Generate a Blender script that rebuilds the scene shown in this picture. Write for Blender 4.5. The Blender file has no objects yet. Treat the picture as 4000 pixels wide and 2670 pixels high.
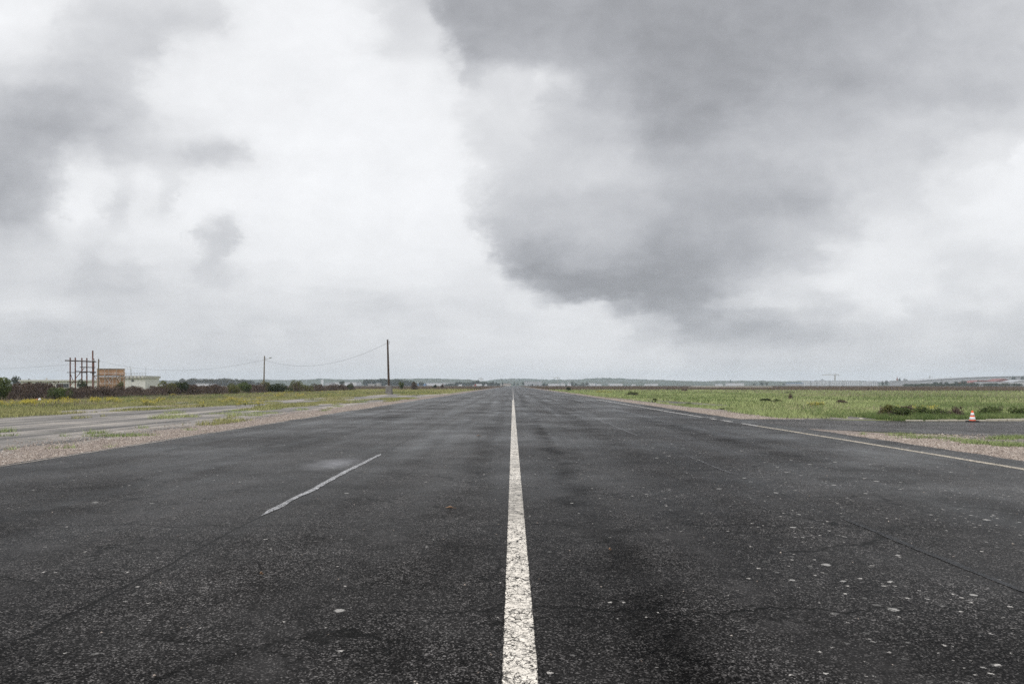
import bpy, bmesh, math, random
import numpy as np
from mathutils import Vector

rng = np.random.default_rng(11)
random.seed(11)
SC = bpy.context.scene
COL = SC.collection
F, HC, VX, VY = 2667.0, 1.65, 2003.0, 1504.5      # focal length (px of a 4000 px wide frame), eye height, vanishing point


def gp(px, py):                                    # picture point -> point on the ground plane
    z = F * HC / (py - VY)
    return ((px - VX) / F * z, z)


def at(px, z):
    return (px - VX) / F * z


def hh(py, z):
    return HC + (VY - py) / F * z


# ------------------------------------------------------------------ object helpers
def tag(o, label=None, cat=None, group=None, kind=None):
    if label: o['label'] = label
    if cat: o['category'] = cat
    if group: o['group'] = group
    if kind: o['kind'] = kind
    return o


def thing(name, label, cat, loc=(0, 0, 0), rotz=0.0, group=None):
    o = bpy.data.objects.new(name, None)
    o.empty_display_size = 0.2
    COL.objects.link(o)
    o.location = loc
    o.rotation_euler = (0, 0, rotz)
    return tag(o, label, cat, group)


def link(name, me, mat, parent=None, smooth=False):
    if mat and not me.materials:
        me.materials.append(mat)
    o = bpy.data.objects.new(name, me)
    COL.objects.link(o)
    if parent: o.parent = parent
    if smooth:
        for p in me.polygons: p.use_smooth = True
    return o


class MB:
    """collects simple solids into one mesh"""
    def __init__(s):
        s.v, s.f = [], []

    def add(s, vs, fs):
        b = len(s.v)
        s.v += [tuple(v) for v in vs]
        s.f += [tuple(b + i for i in f) for f in fs]
        return s

    def box(s, x0, x1, y0, y1, z0, z1):
        vs = [(x, y, z) for z in (z0, z1) for y in (y0, y1) for x in (x0, x1)]
        return s.add(vs, [(0, 2, 3, 1), (4, 5, 7, 6), (0, 1, 5, 4), (2, 6, 7, 3), (0, 4, 6, 2), (1, 3, 7, 5)])

    def bar(s, a, b, w, d=None):
        a, b = Vector(a), Vector(b)
        d = d or w
        t = (b - a).normalized()
        up = Vector((0, 0, 1)) if abs(t.z) < 0.9 else Vector((0, 1, 0))
        u = t.cross(up).normalized()
        n = u.cross(t)
        q = [(-1, -1), (1, -1), (1, 1), (-1, 1)]
        vs = [p + u * (i * w / 2) + n * (j * d / 2) for p in (a, b) for i, j in q]
        return s.add(vs, [(0, 1, 2, 3), (7, 6, 5, 4), (0, 4, 5, 1), (1, 5, 6, 2), (2, 6, 7, 3), (3, 7, 4, 0)])

    def tube(s, pts, rad, seg=10, cap=True):
        pts = [Vector(p) for p in pts]
        if not hasattr(rad, '__len__'): rad = [rad] * len(pts)
        b = len(s.v)
        for i, p in enumerate(pts):
            t = (pts[min(i + 1, len(pts) - 1)] - pts[max(i - 1, 0)]).normalized()
            up = Vector((0, 0, 1)) if abs(t.z) < 0.9 else Vector((0, 1, 0))
            u = t.cross(up).normalized()
            n = u.cross(t)
            for k in range(seg):
                a = 2 * math.pi * k / seg
                s.v.append(tuple(p + (u * math.cos(a) + n * math.sin(a)) * rad[i]))
        for i in range(len(pts) - 1):
            for k in range(seg):
                k2 = (k + 1) % seg
                s.f.append((b + i * seg + k, b + i * seg + k2, b + (i + 1) * seg + k2, b + (i + 1) * seg + k))
        if cap:
            s.f.append(tuple(b + k for k in range(seg))[::-1])
            s.f.append(tuple(b + (len(pts) - 1) * seg + k for k in range(seg)))
        return s

    def lathe(s, prof, seg=28, c=(0, 0)):
        b = len(s.v)
        for r, z in prof:
            for k in range(seg):
                a = 2 * math.pi * k / seg
                s.v.append((c[0] + r * math.cos(a), c[1] + r * math.sin(a), z))
        for i in range(len(prof) - 1):
            for k in range(seg):
                k2 = (k + 1) % seg
                s.f.append((b + i * seg + k, b + i * seg + k2, b + (i + 1) * seg + k2, b + (i + 1) * seg + k))
        s.f.append(tuple(b + k for k in range(seg))[::-1])
        s.f.append(tuple(b + (len(prof) - 1) * seg + k for k in range(seg)))
        return s

    def build(s, name, mat, parent=None, smooth=False, bevel=0):
        me = bpy.data.meshes.new(name)
        me.from_pydata(s.v, [], s.f)
        me.update()
        o = link(name, me, mat, parent, smooth)
        if bevel:
            m = o.modifiers.new('Bevel', 'BEVEL')
            m.width = bevel
            m.segments = 2
        return o


def np_mesh(name, V, nside, tint=None):
    """V (n*nside,3): n separate polygons of nside corners"""
    n = len(V) // nside
    me = bpy.data.meshes.new(name)
    me.vertices.add(len(V))
    me.vertices.foreach_set('co', np.ascontiguousarray(V, dtype=np.float32).ravel())
    me.loops.add(len(V))
    me.loops.foreach_set('vertex_index', np.arange(len(V), dtype=np.int32))
    me.polygons.add(n)
    me.polygons.foreach_set('loop_start', np.arange(0, len(V), nside, dtype=np.int32))
    me.update(calc_edges=True)
    if tint is not None:
        a = me.attributes.new('tint', 'FLOAT', 'FACE')
        a.data.foreach_set('value', np.ascontiguousarray(tint, dtype=np.float32))
    return me


def blades(P, h, w, lean):
    """grass blades: one bent pair of triangles each -> corners (n*3) of triangles"""
    n = len(P)
    a = rng.uniform(0, 2 * np.pi, n)
    d = np.stack([np.cos(a), np.sin(a), np.zeros(n)], 1)
    a2 = rng.uniform(0, 2 * np.pi, n)
    l = np.stack([np.cos(a2), np.sin(a2), np.zeros(n)], 1) * (lean * rng.random(n) * h)[:, None]
    tip = P + l
    tip[:, 2] += h
    V = np.empty((n, 3, 3))
    V[:, 0] = P - d * (w / 2)[:, None]
    V[:, 1] = P + d * (w / 2)[:, None]
    V[:, 2] = tip
    return V.reshape(-1, 3)


def leaf_quads(C, size, flat=0.0):
    n = len(C)
    u = rng.normal(size=(n, 3))
    u[:, 2] *= (1 - flat)
    u /= np.linalg.norm(u, axis=1)[:, None]
    r = rng.normal(size=(n, 3))
    v = np.cross(u, r)
    v /= np.linalg.norm(v, axis=1)[:, None]
    s = (size * rng.uniform(0.6, 1.4, n))[:, None]
    V = np.empty((n, 4, 3))
    V[:, 0] = C - u * s
    V[:, 1] = C - v * s * 0.5
    V[:, 2] = C + u * s
    V[:, 3] = C + v * s * 0.5
    return V.reshape(-1, 3)


def vnoise(x, y, seed=0):
    """smooth lattice noise 0..1"""
    def hsh(i, j):
        k = (i.astype(np.int64) * 374761393 + j.astype(np.int64) * 668265263 + seed * 974711) & 0x7fffffff
        k = (k ^ (k >> 13)) * 1274126177 & 0x7fffffff
        return ((k ^ (k >> 16)) & 0xffff) / 65535.0
    i, j = np.floor(x), np.floor(y)
    fx, fy = x - i, y - j
    fx, fy = fx * fx * (3 - 2 * fx), fy * fy * (3 - 2 * fy)
    return (hsh(i, j) * (1 - fx) + hsh(i + 1, j) * fx) * (1 - fy) + (hsh(i, j + 1) * (1 - fx) + hsh(i + 1, j + 1) * fx) * fy


def fnoise(x, y, seed=0, octv=3):
    t, a, s = 0, 0.5, 0
    for o in range(octv):
        t = t + a * vnoise(x * 2 ** o, y * 2 ** o, seed + o)
        s += a
        a *= 0.5
    return t / s


# ------------------------------------------------------------------ node helpers
class G:
    def __init__(s, tree):
        s.t = tree
        s.t.nodes.clear()

    def n(s, typ, ins=None, **at_):
        nd = s.t.nodes.new(typ)
        for k, v in at_.items(): setattr(nd, k, v)
        for k, v in (ins or {}).items(): s.put(nd.inputs[k], v)
        return nd

    def put(s, sock, v):
        if isinstance(v, bpy.types.NodeSocket): s.t.links.new(v, sock)
        elif hasattr(v, '__len__') and len(v) == 3 and sock.type == 'RGBA': sock.default_value = (*v, 1)
        else: sock.default_value = v

    def m(s, op, a, b=0.0, c=0.0, clamp=False):
        nd = s.n('ShaderNodeMath', {0: a, 1: b, 2: c}, operation=op)
        nd.use_clamp = clamp
        return nd.outputs[0]

    def vm(s, op, a, b=(0, 0, 0)):
        return s.n('ShaderNodeVectorMath', {0: a, 1: b}, operation=op).outputs[0]

    def mix(s, f, a, b, blend='MIX'):
        nd = s.n('ShaderNodeMix', data_type='RGBA', blend_type=blend)
        s.put(nd.inputs[0], f); s.put(nd.inputs[6], a); s.put(nd.inputs[7], b)
        return nd.outputs[2]

    def noise(s, vec, scale, detail=3.0, rough=0.55, dist=0.0):
        return s.n('ShaderNodeTexNoise', {'Vector': vec, 'Scale': scale, 'Detail': detail, 'Roughness': rough, 'Distortion': dist}).outputs[0]

    def sm(s, x, a, b, lo=0.0, hi=1.0):
        nd = s.n('ShaderNodeMapRange', {0: x, 1: a, 2: b, 3: lo, 4: hi}, interpolation_type='SMOOTHSTEP')
        return nd.outputs[0]

    def lin(s, x, a, b, lo=0.0, hi=1.0):
        return s.n('ShaderNodeMapRange', {0: x, 1: a, 2: b, 3: lo, 4: hi}).outputs[0]

    def ramp(s, f, stops):
        nd = s.n('ShaderNodeValToRGB', {0: f})
        e = nd.color_ramp.elements
        while len(e) < len(stops): e.new(0.5)
        for k, (p, c) in zip(e, stops):
            k.position = p
            k.color = (*c, 1) if hasattr(c, '__len__') else (c, c, c, 1)
        return nd.outputs[0]

    def pos(s):
        return s.n('ShaderNodeNewGeometry').outputs['Position']

    def xyz(s, v):
        nd = s.n('ShaderNodeSeparateXYZ', {0: v})
        return nd.outputs[0], nd.outputs[1], nd.outputs[2]

    def vor(s, vec, scale, feature='F1', rand=1.0):
        return s.n('ShaderNodeTexVoronoi', {'Vector': vec, 'Scale': scale, 'Randomness': rand}, feature=feature)

    def bump(s, h, strength, dist):
        return s.n('ShaderNodeBump', {'Strength': strength, 'Distance': dist, 'Height': h}).outputs[0]

    def out(s, col, rough=0.85, spec=0.3, normal=None, metal=0.0):
        b = s.n('ShaderNodeBsdfPrincipled')
        s.put(b.inputs['Base Color'], col); s.put(b.inputs['Roughness'], rough)
        s.put(b.inputs['Specular IOR Level'], spec); s.put(b.inputs['Specular Tint'], (1.0, 0.975, 0.945)); s.put(b.inputs['Metallic'], metal)
        if normal is not None: s.put(b.inputs['Normal'], normal)
        o = s.n('ShaderNodeOutputMaterial')
        s.t.links.new(b.outputs[0], o.inputs[0])
        return b


def newmat(name):
    m = bpy.data.materials.new(name)
    m.use_nodes = True
    return m, G(m.node_tree)


def plain(name, col, rough=0.7, spec=0.3, var=0.15, scale=3.0, metal=0.0):
    m, g = newmat(name)
    tc = g.n('ShaderNodeTexCoord').outputs['Object']
    f = g.noise(tc, scale, 4)
    c = g.mix(f, tuple(x * (1 - var) for x in col), tuple(min(1, x * (1 + var)) for x in col))
    g.out(c, rough, spec, None, metal)
    return m


def leafmat(name, stops, patch=0.5, pscale=0.3, transl=0.25, up=0.0):
    """foliage: leaf colour from a random number per leaf plus slow drift from place to place"""
    m, g = newmat(name)
    t = g.n('ShaderNodeAttribute', attribute_name='tint').outputs['Fac']
    p = g.noise(g.pos(), pscale, 3)
    f = g.m('ADD', g.m('MULTIPLY', t, 1 - patch), g.m('MULTIPLY', g.lin(p, 0.3, 0.7), patch), clamp=True)
    c = g.ramp(f, stops)
    d = g.n('ShaderNodeBsdfPrincipled', {'Base Color': c, 'Roughness': 0.75, 'Specular IOR Level': 0.15})
    if up:      # a sward is lit as one surface open to the sky rather than as separate upright cards
        gn = g.n('ShaderNodeNewGeometry').outputs['Normal']
        g.put(d.inputs['Normal'], g.vm('NORMALIZE', g.vm('ADD', g.vm('MULTIPLY', gn, (1 - up, 1 - up, 1 - up)), (0, 0, up))))
    tr = g.n('ShaderNodeBsdfTranslucent', {'Color': c})
    mx = g.n('ShaderNodeMixShader', {0: transl, 1: d.outputs[0], 2: tr.outputs[0]})
    o = g.n('ShaderNodeOutputMaterial')
    g.t.links.new(mx.outputs[0], o.inputs[0])
    return m


# ------------------------------------------------------------------ asphalt and paint
def asphalt(g, dark=0.34, runway=True):
    """colour, bump height of worn asphalt in world metres; returns sockets"""
    P = g.pos()
    x, y, _ = g.xyz(P)
    va = g.vor(P, 108.0)
    r, gg, bb = g.xyz(g.vm('MULTIPLY', va.outputs['Color'], (1, 1, 1)))
    agg = g.ramp(r, [(0, 0.007), (0.30, 0.015), (0.58, 0.045), (0.82, 0.12), (1, 0.50)])
    grain = g.noise(P, 190.0, 2)
    agg = g.mix(g.lin(grain, 0.3, 0.7, 0.0, 0.4), agg, (0.010, 0.010, 0.0105))
    big = g.noise(P, 0.42, 5, 0.62)
    med = g.noise(P, 2.6, 4, 0.6)
    streak = g.noise(g.vm('MULTIPLY', P, (1.1, 0.035, 1)), 1.0, 4, 0.6)
    k = g.m('MULTIPLY', g.lin(big, 0.32, 0.68, 0.62, 1.4), g.lin(med, 0.3, 0.7, 0.80, 1.2))
    k = g.m('MULTIPLY', k, g.lin(streak, 0.32, 0.68, 0.62, 1.38))
    hgt = g.m('ADD', g.m('MULTIPLY', va.outputs['Distance'], 0.6), g.m('MULTIPLY', grain, 0.4))
    col = agg
    worn = None
    clump = g.m('ADD', g.m('MULTIPLY', g.noise(P, 11.0, 3, 0.65), 0.6), g.m('MULTIPLY', g.noise(P, 36.0, 2, 0.6), 0.4))
    k = g.m('MULTIPLY', k, g.lin(clump, 0.36, 0.64, 0.5, 1.55))
    k = g.m('MULTIPLY', k, dark)
    col = g.mix(1.0, col, g.n('ShaderNodeCombineColor', {0: g.m('MULTIPLY', k, 1.06), 1: k, 2: g.m('MULTIPLY', k, 0.965)}).outputs[0], 'MULTIPLY')
    # a dusty film over the stones
    film = g.lin(g.noise(P, 0.75, 6, 0.66), 0.42, 0.72, 0.0, 0.30)
    col = g.mix(film, col, (0.052, 0.050, 0.049))
    stain = None
    if runway:
        # oily dark bands left by wheels beside the centre line and paler scrubbed bands between, broken up by noise
        wob = g.m('MULTIPLY', g.m('SUBTRACT', g.noise(g.vm('MULTIPLY', P, (0.3, 0.8, 1)), 1.0, 7, 0.68), 0.5), 1.9)
        for x0, w, st in ((1.0, 0.42, 0.62), (-0.70, 0.50, 0.36), (2.9, 0.5, 0.32), (6.4, 0.9, 0.42), (-2.2, 0.45, 0.3), (-6.2, 1.0, 0.4)):
            d = g.m('ABSOLUTE', g.m('ADD', g.m('SUBTRACT', x, x0), wob))
            band = g.sm(d, 0.0, w, 1.0, 0.0)
            brk = g.sm(g.noise(g.vm('ADD', P, (x0 * 7, 3, 0)), 0.7, 4, 0.6), 0.40, 0.58)
            b_ = g.m('MULTIPLY', g.m('MULTIPLY', band, brk), st)
            stain = b_ if stain is None else g.m('MAXIMUM', stain, b_)
        kk = g.m('SUBTRACT', 1.0, g.m('MULTIPLY', stain, 0.78))
        col = g.mix(1.0, col, g.n('ShaderNodeCombineColor', {0: kk, 1: kk, 2: kk}).outputs[0], 'MULTIPLY')
        for x0, w, st in ((1.9, 0.45, 0.4), (-1.5, 0.4, 0.3), (4.9, 0.7, 0.3), (-4.6, 0.9, 0.32), (8.2, 0.8, 0.25), (-8.3, 0.8, 0.25)):
            d = g.m('ABSOLUTE', g.m('ADD', g.m('SUBTRACT', x, x0), wob))
            band = g.sm(d, 0.0, w, 1.0, 0.0)
            brk = g.sm(g.noise(g.vm('ADD', P, (x0 * 5, 33, 0)), 0.8, 5, 0.65), 0.42, 0.62)
            col = g.mix(g.m('MULTIPLY', g.m('MULTIPLY', band, brk), st), col, (0.062, 0.059, 0.058))
    # polished and rough patches take the low sky differently
    wr = g.m('ADD', g.m('MULTIPLY', g.noise(g.vm('ADD', P, (40, 9, 0)), 0.22, 6, 0.66), 0.6), g.m('MULTIPLY', streak, 0.4))
    g.rough = g.m('ADD', g.lin(wr, 0.36, 0.64, 0.11, 0.36), g.m('MULTIPLY', clump, 0.10))
    if stain is not None:
        g.rough = g.m('ADD', g.rough, g.m('MULTIPLY', stain, 0.12))
    if not runway:
        g.rough = g.m('ADD', g.rough, 0.08)
        return col, hgt
    # pale scuff by the sealed joint
    ex = g.m('DIVIDE', g.m('ADD', x, 3.75), 0.75)
    ey = g.m('DIVIDE', g.m('SUBTRACT', y, 14.3), 1.5)
    e = g.m('SQRT', g.m('ADD', g.m('MULTIPLY', ex, ex), g.m('MULTIPLY', ey, ey)))
    left = g.sm(x, -3.2, -3.1, 1.0, 0.0)
    scuff = g.m('MULTIPLY', g.m('MULTIPLY', g.sm(e, 0.0, 1.0, 1.0, 0.0), left), g.lin(med, 0.3, 0.7, 0.3, 0.9))
    col = g.mix(g.m('MULTIPLY', scuff, 0.85), col, (0.24, 0.24, 0.255))
    # lichen discs and chalky specks
    dist = g.n('ShaderNodeTexNoise', {'Vector': P, 'Scale': 42.0, 'Detail': 4.0, 'Roughness': 0.7}).outputs['Color']
    Pw = g.vm('ADD', P, g.vm('MULTIPLY', g.vm('SUBTRACT', dist, (0.5, 0.5, 0.5)), (0.085, 0.085, 0)))
    side = g.m('ADD', g.sm(x, 0.3, 4.0), 0.16, clamp=True)
    clus = g.sm(g.noise(P, 0.55, 3), 0.40, 0.62)
    for sc, gate, rad, colr, op in ((2.4, 0.30, 0.112, (0.44, 0.425, 0.40), 0.9), (5.5, 0.26, 0.145, (0.20, 0.195, 0.185), 0.65), (9.5, 0.62, 0.17, (0.60, 0.57, 0.53), 0.9)):
        v = g.vor(Pw, sc)
        v.voronoi_dimensions = '2D'
        cr, cg, cb = g.xyz(g.vm('MULTIPLY', v.outputs['Color'], (1, 1, 1)))
        th = g.m('SUBTRACT', 1.0, g.m('MULTIPLY', g.m('MULTIPLY', side, g.m('ADD', g.m('MULTIPLY', clus, 0.75), 0.25)), 1 - gate))
        on = g.m('GREATER_THAN', cr, th)
        rr = g.m('MULTIPLY', g.m('ADD', g.m('MULTIPLY', g.m('POWER', cg, 2.5), 0.85), 0.15), rad)
        disc = g.sm(g.m('DIVIDE', v.outputs['Distance'], rr), 0.75, 1.05, 1.0, 0.0)
        a = g.m('MULTIPLY', g.m('MULTIPLY', on, disc), g.m('MULTIPLY', g.lin(grain, 0.35, 0.6, 0.25, 1.0), op))
        col = g.mix(a, col, colr)
    # cracks: cross cracks at irregular spacing, a net of fine cracks, long joints between the paving lanes
    wx = g.m('MULTIPLY', g.m('SUBTRACT', g.noise(g.vm('MULTIPLY', P, (1.2, 0.015, 1)), 1.0, 6, 0.66), 0.5), 1.0)
    crack = None
    for y0, xa, xb, w in ((7.95, -9, 4.2, 0.016), (4.95, -0.9, 12, 0.016), (33.2, -10.3, -4.0, 0.10), (12.6, -3.1, 4.0, 0.015), (19.5, 4.1, 11, 0.03), (5.75, -10, -3.2, 0.014), (27.0, -3, 4.1, 0.04), (47.0, -10, 11, 0.08), (62.0, -10, 4, 0.12)):
        d = g.m('ABSOLUTE', g.m('ADD', g.m('SUBTRACT', y, y0), wx))
        c = g.m('MULTIPLY', g.sm(d, w * 0.5, w * 1.3, 1.0, 0.0), g.m('MULTIPLY', g.m('GREATER_THAN', x, xa), g.m('LESS_THAN', x, xb)))
        crack = c if crack is None else g.m('MAXIMUM', crack, c)
    vn = g.n('ShaderNodeTexNoise', {'Vector': P, 'Scale': 1.6, 'Detail': 5.0, 'Roughness': 0.65}).outputs['Color']
    vc = g.vor(g.vm('ADD', P, g.vm('MULTIPLY', g.vm('SUBTRACT', vn, (0.5, 0.5, 0.5)), (1.1, 1.1, 0))), 0.36, 'DISTANCE_TO_EDGE')
    net = g.m('MULTIPLY', g.sm(vc.outputs['Distance'], 0.002, 0.008, 1.0, 0.0), g.sm(g.noise(P, 0.3, 2), 0.40, 0.53))
    crack = g.m('MAXIMUM', crack, net)
    jw = g.m('MULTIPLY', g.m('SUBTRACT', g.noise(g.vm('MULTIPLY', P, (0.1, 1.4, 1)), 1.0, 5, 0.65), 0.5), 0.10)
    for x0, js in ((-3.15, 0.85), (4.05, 0.55)):
        d = g.m('ABSOLUTE', g.m('ADD', g.m('SUBTRACT', x, x0), jw))
        crack = g.m('MAXIMUM', crack, g.m('MULTIPLY', g.sm(d, 0.008, 0.028, 1.0, 0.0), js))
    col = g.mix(g.m('MULTIPLY', crack, 0.85), col, (0.004, 0.004, 0.0037))
    hgt = g.m('SUBTRACT', hgt, crack)
    return col, hgt


def mat_asphalt(name, **kw):
    m, g = newmat(name)
    c, h = asphalt(g, **kw)
    g.out(c, g.rough, 0.0065, g.bump(h, 0.15, 0.004))
    return m


def mat_paint(name, colr, wear=0.35, crackle=True, zone=None, half=None, xc=0.0):
    m, g = newmat(name)
    ca, ha = asphalt(g, runway=True)
    P = g.pos()
    x, y, _ = g.xyz(P)
    vn = g.n('ShaderNodeTexNoise', {'Vector': P, 'Scale': 16.0, 'Detail': 5.0, 'Roughness': 0.65}).outputs['Color']
    Pw = g.vm('ADD', P, g.vm('MULTIPLY', g.vm('SUBTRACT', vn, (0.5, 0.5, 0.5)), (0.11, 0.11, 0)))
    e1 = g.vor(Pw, 17.0, 'DISTANCE_TO_EDGE').outputs['Distance']
    e2 = g.vor(Pw, 46.0, 'DISTANCE_TO_EDGE').outputs['Distance']
    cm = g.noise(P, 6.0, 4)
    c1 = g.m('MULTIPLY', g.sm(e1, 0.025, 0.10, 1.0, 0.0), g.sm(cm, 0.38, 0.50))
    c2 = g.m('MULTIPLY', g.sm(e2, 0.02, 0.12, 1.0, 0.0), g.sm(g.noise(P, 7.0, 3), 0.36, 0.60, 0.35, 1.0))
    hole = g.sm(g.noise(P, 62.0, 3, 0.7), 0.53, 0.64)
    miss = g.m('MAXIMUM', g.m('MAXIMUM', c1, c2), g.m('MULTIPLY', hole, 0.85))
    w = g.sm(g.noise(g.vm('MULTIPLY', P, (1.5, 0.35, 1)), 1.0, 4), 0.42, 0.75, 0.0, 0.75)
    miss = g.m('MAXIMUM', miss, g.m('MULTIPLY', w, wear))
    if zone:
        for a, b, s in zone:
            z = g.m('MULTIPLY', g.sm(y, a - 0.6, a + 0.6), g.sm(y, b - 0.8, b + 0.8, 1.0, 0.0))
            miss = g.m('MAXIMUM', miss, g.m('MULTIPLY', g.m('MULTIPLY', z, s), g.lin(g.noise(P, 9.0, 4, 0.7), 0.3, 0.65, 0.45, 1.1)), clamp=True)
    if half:
        d = g.m('ABSOLUTE', g.m('SUBTRACT', x, xc))
        rag = g.m('MULTIPLY', g.m('SUBTRACT', g.noise(P, 30.0, 5, 0.7), 0.5), 0.045)
        miss = g.m('MAXIMUM', miss, g.sm(g.m('ADD', d, rag), half - 0.004, half + 0.004))
    tone = g.mix(g.noise(P, 5.0, 4), tuple(c * 0.84 for c in colr), tuple(min(1, c * 1.1) for c in colr))
    c = g.mix(miss, tone, ca)
    g.out(c, g.rough, 0.0065, g.bump(g.m('SUBTRACT', ha, miss), 0.3, 0.004))
    return m


def mat_gravel():
    m, g = newmat('gravel')
    P = g.pos()
    v = g.vor(P, 34.0)
    r, gg, bb = g.xyz(g.vm('MULTIPLY', v.outputs['Color'], (1, 1, 1)))
    c = g.ramp(r, [(0, (0.11, 0.085, 0.075)), (0.35, (0.265, 0.215, 0.18)), (0.7, (0.375, 0.315, 0.27)), (1, (0.55, 0.49, 0.44))])
    k = g.lin(g.noise(P, 1.2, 4), 0.3, 0.7, 0.0, 0.55)
    c = g.mix(k, c, (0.17, 0.14, 0.125))
    dk = g.sm(v.outputs['Distance'], 0.35, 0.7, 0.0, 0.5)
    c = g.mix(dk, c, (0.06, 0.05, 0.045))
    g.out(c, 0.9, 0.2, g.bump(v.outputs['Distance'], 0.6, 0.02))
    return m


def mat_apron(name='old_paving', base=1.0):
    m, g = newmat(name)
    P = g.pos()
    x, y, _ = g.xyz(P)
    st = g.noise(g.vm('MULTIPLY', P, (0.75, 0.03, 1)), 1.0, 6, 0.68)
    st2 = g.noise(g.vm('MULTIPLY', g.vm('ADD', P, (31, 7, 0)), (2.6, 0.07, 1)), 1.0, 5, 0.65)
    big = g.noise(P, 0.22, 5, 0.6)
    f = g.m('ADD', g.m('ADD', g.m('MULTIPLY', st, 0.5), g.m('MULTIPLY', st2, 0.25)), g.m('MULTIPLY', big, 0.25))
    c = g.ramp(g.lin(f, 0.385, 0.625), [(0, (0.06, 0.058, 0.058)), (0.28, (0.11, 0.105, 0.10)), (0.5, (0.205, 0.19, 0.175)), (0.72, (0.31, 0.28, 0.248)), (1, (0.44, 0.40, 0.35))])
    v = g.vor(P, 40.0)
    r, _, _ = g.xyz(g.vm('MULTIPLY', v.outputs['Color'], (1, 1, 1)))
    k = g.m('MULTIPLY', g.lin(r, 0, 1, 0.6, 1.4), base)
    c = g.mix(1.0, c, g.n('ShaderNodeCombineColor', {0: k, 1: k, 2: k}).outputs[0], 'MULTIPLY')
    # slab joints and the soil in them
    wob = g.m('MULTIPLY', g.m('SUBTRACT', g.noise(P, 0.9, 4), 0.5), 0.35)
    fx = g.m('ABSOLUTE', g.m('SUBTRACT', g.m('FRACT', g.m('DIVIDE', g.m('ADD', x, wob), 3.6)), 0.5))
    fy = g.m('ABSOLUTE', g.m('SUBTRACT', g.m('FRACT', g.m('DIVIDE', g.m('ADD', y, wob), 6.5)), 0.5))
    j = g.m('MULTIPLY', g.m('MAXIMUM', g.sm(fx, 0.483, 0.494), g.sm(fy, 0.490, 0.497)), g.sm(g.noise(P, 0.5, 3), 0.40, 0.55))
    c = g.mix(g.m('MULTIPLY', j, 0.85), c, (0.03, 0.032, 0.018))
    # thin moss and soil film
    ms = g.sm(g.noise(g.vm('ADD', P, (5, 50, 0)), 0.6, 5, 0.65), 0.56, 0.72, 0.0, 0.55)
    c = g.mix(ms, c, (0.085, 0.085, 0.045))
    g.out(c, 0.85, 0.3, g.bump(g.m('SUBTRACT', v.outputs['Distance'], j), 0.4, 0.008))
    return m


def mat_ground():
    m, g = newmat('soil_and_turf')
    P = g.pos()
    x, y, _ = g.xyz(P)
    n1 = g.noise(P, 0.06, 6, 0.65)
    n2 = g.noise(P, 0.9, 5, 0.65)
    n3 = g.noise(P, 9.0, 3)
    green = g.mix(g.lin(n2, 0.3, 0.7), (0.13, 0.16, 0.06), (0.24, 0.26, 0.11))
    green = g.mix(g.sm(n1, 0.42, 0.62, 0.0, 0.6), green, (0.15, 0.13, 0.068))
    brown = g.mix(g.lin(n2, 0.3, 0.7), (0.075, 0.056, 0.042), (0.13, 0.10, 0.07))
    brown = g.mix(g.sm(n1, 0.5, 0.62, 0.0, 0.7), brown, (0.10, 0.105, 0.045))
    yy = g.m('ADD', y, g.m('MULTIPLY', g.m('SUBTRACT', n1, 0.5), 160))
    c = g.mix(g.sm(yy, 225, 290), green, brown)
    c = g.mix(g.sm(yy, 1500, 2200), c, (0.085, 0.095, 0.05))
    c = g.mix(g.lin(n3, 0.35, 0.7, 0.0, 0.35), c, (0.05, 0.045, 0.028))
    g.out(c, 0.95, 0.1, g.bump(n3, 0.5, 0.06))
    return m


M = {}
M['runway'] = mat_asphalt('asphalt')
M['taxi'] = mat_asphalt('asphalt_taxiway', runway=False, dark=0.8)
M['gravel'] = mat_gravel()
M['apron'] = mat_apron()
M['oldtar'] = mat_apron('old_tarmac', 0.62)
M['ground'] = mat_ground()
M['line'] = mat_paint('white_paint', (0.91, 0.845, 0.745), 0.25, zone=[(8.1, 11.6, 0.62), (13.2, 15.5, 0.35), (32, 38, 0.4), (58, 62, 0.4)], half=0.098, xc=0.042)
M['linefar'] = mat_paint('worn_paint', (0.55, 0.52, 0.48), 0.8)
M['edge'] = mat_paint('edge_paint', (0.66, 0.58, 0.46), 0.45)
M['edgewhite'] = mat_paint('edge_paint_white', (0.74, 0.72, 0.69), 0.3)
M['edgeleft'] = mat_paint('edge_paint_faded', (0.48, 0.42, 0.36), 0.8)
M['seal'] = mat_paint('joint_sealant', (0.50, 0.50, 0.51), 0.75)
M['sealgrey'] = mat_paint('grey_joint_sealant', (0.050, 0.052, 0.056), 0.7)
M['sealfaint'] = mat_paint('faint_joint_sealant', (0.15, 0.15, 0.155), 0.95)
M['concrete'] = plain('concrete', (0.19, 0.18, 0.168), 0.9, 0.2, 0.5, 3.5)
M['kerb'] = plain('kerb_concrete', (0.46, 0.42, 0.36), 0.9, 0.2, 0.3, 7)
M['wood_pole'] = plain('creosoted_wood', (0.072, 0.050, 0.038), 0.85, 0.2, 0.4, 4)
M['pale_pole'] = plain('weathered_pole', (0.17, 0.135, 0.10), 0.85, 0.2, 0.4, 4)
M['red_wood'] = plain('red_brown_timber', (0.155, 0.062, 0.045), 0.8, 0.25, 0.35, 1.5)
M['grey_wood'] = plain('weathered_plank', (0.065, 0.045, 0.04), 0.85, 0.2, 0.3, 1.5)
M['steel'] = plain('galvanised_steel', (0.42, 0.42, 0.42), 0.45, 0.5, 0.2, 3, 0.4)
M['lampgrey'] = plain('lamp_housing', (0.30, 0.31, 0.32), 0.5, 0.4)
M['glass'] = plain('lamp_glass', (0.6, 0.6, 0.58), 0.2, 0.5)
M['cable'] = plain('cable_sheath', (0.09, 0.09, 0.095), 0.6, 0.3)
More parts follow.
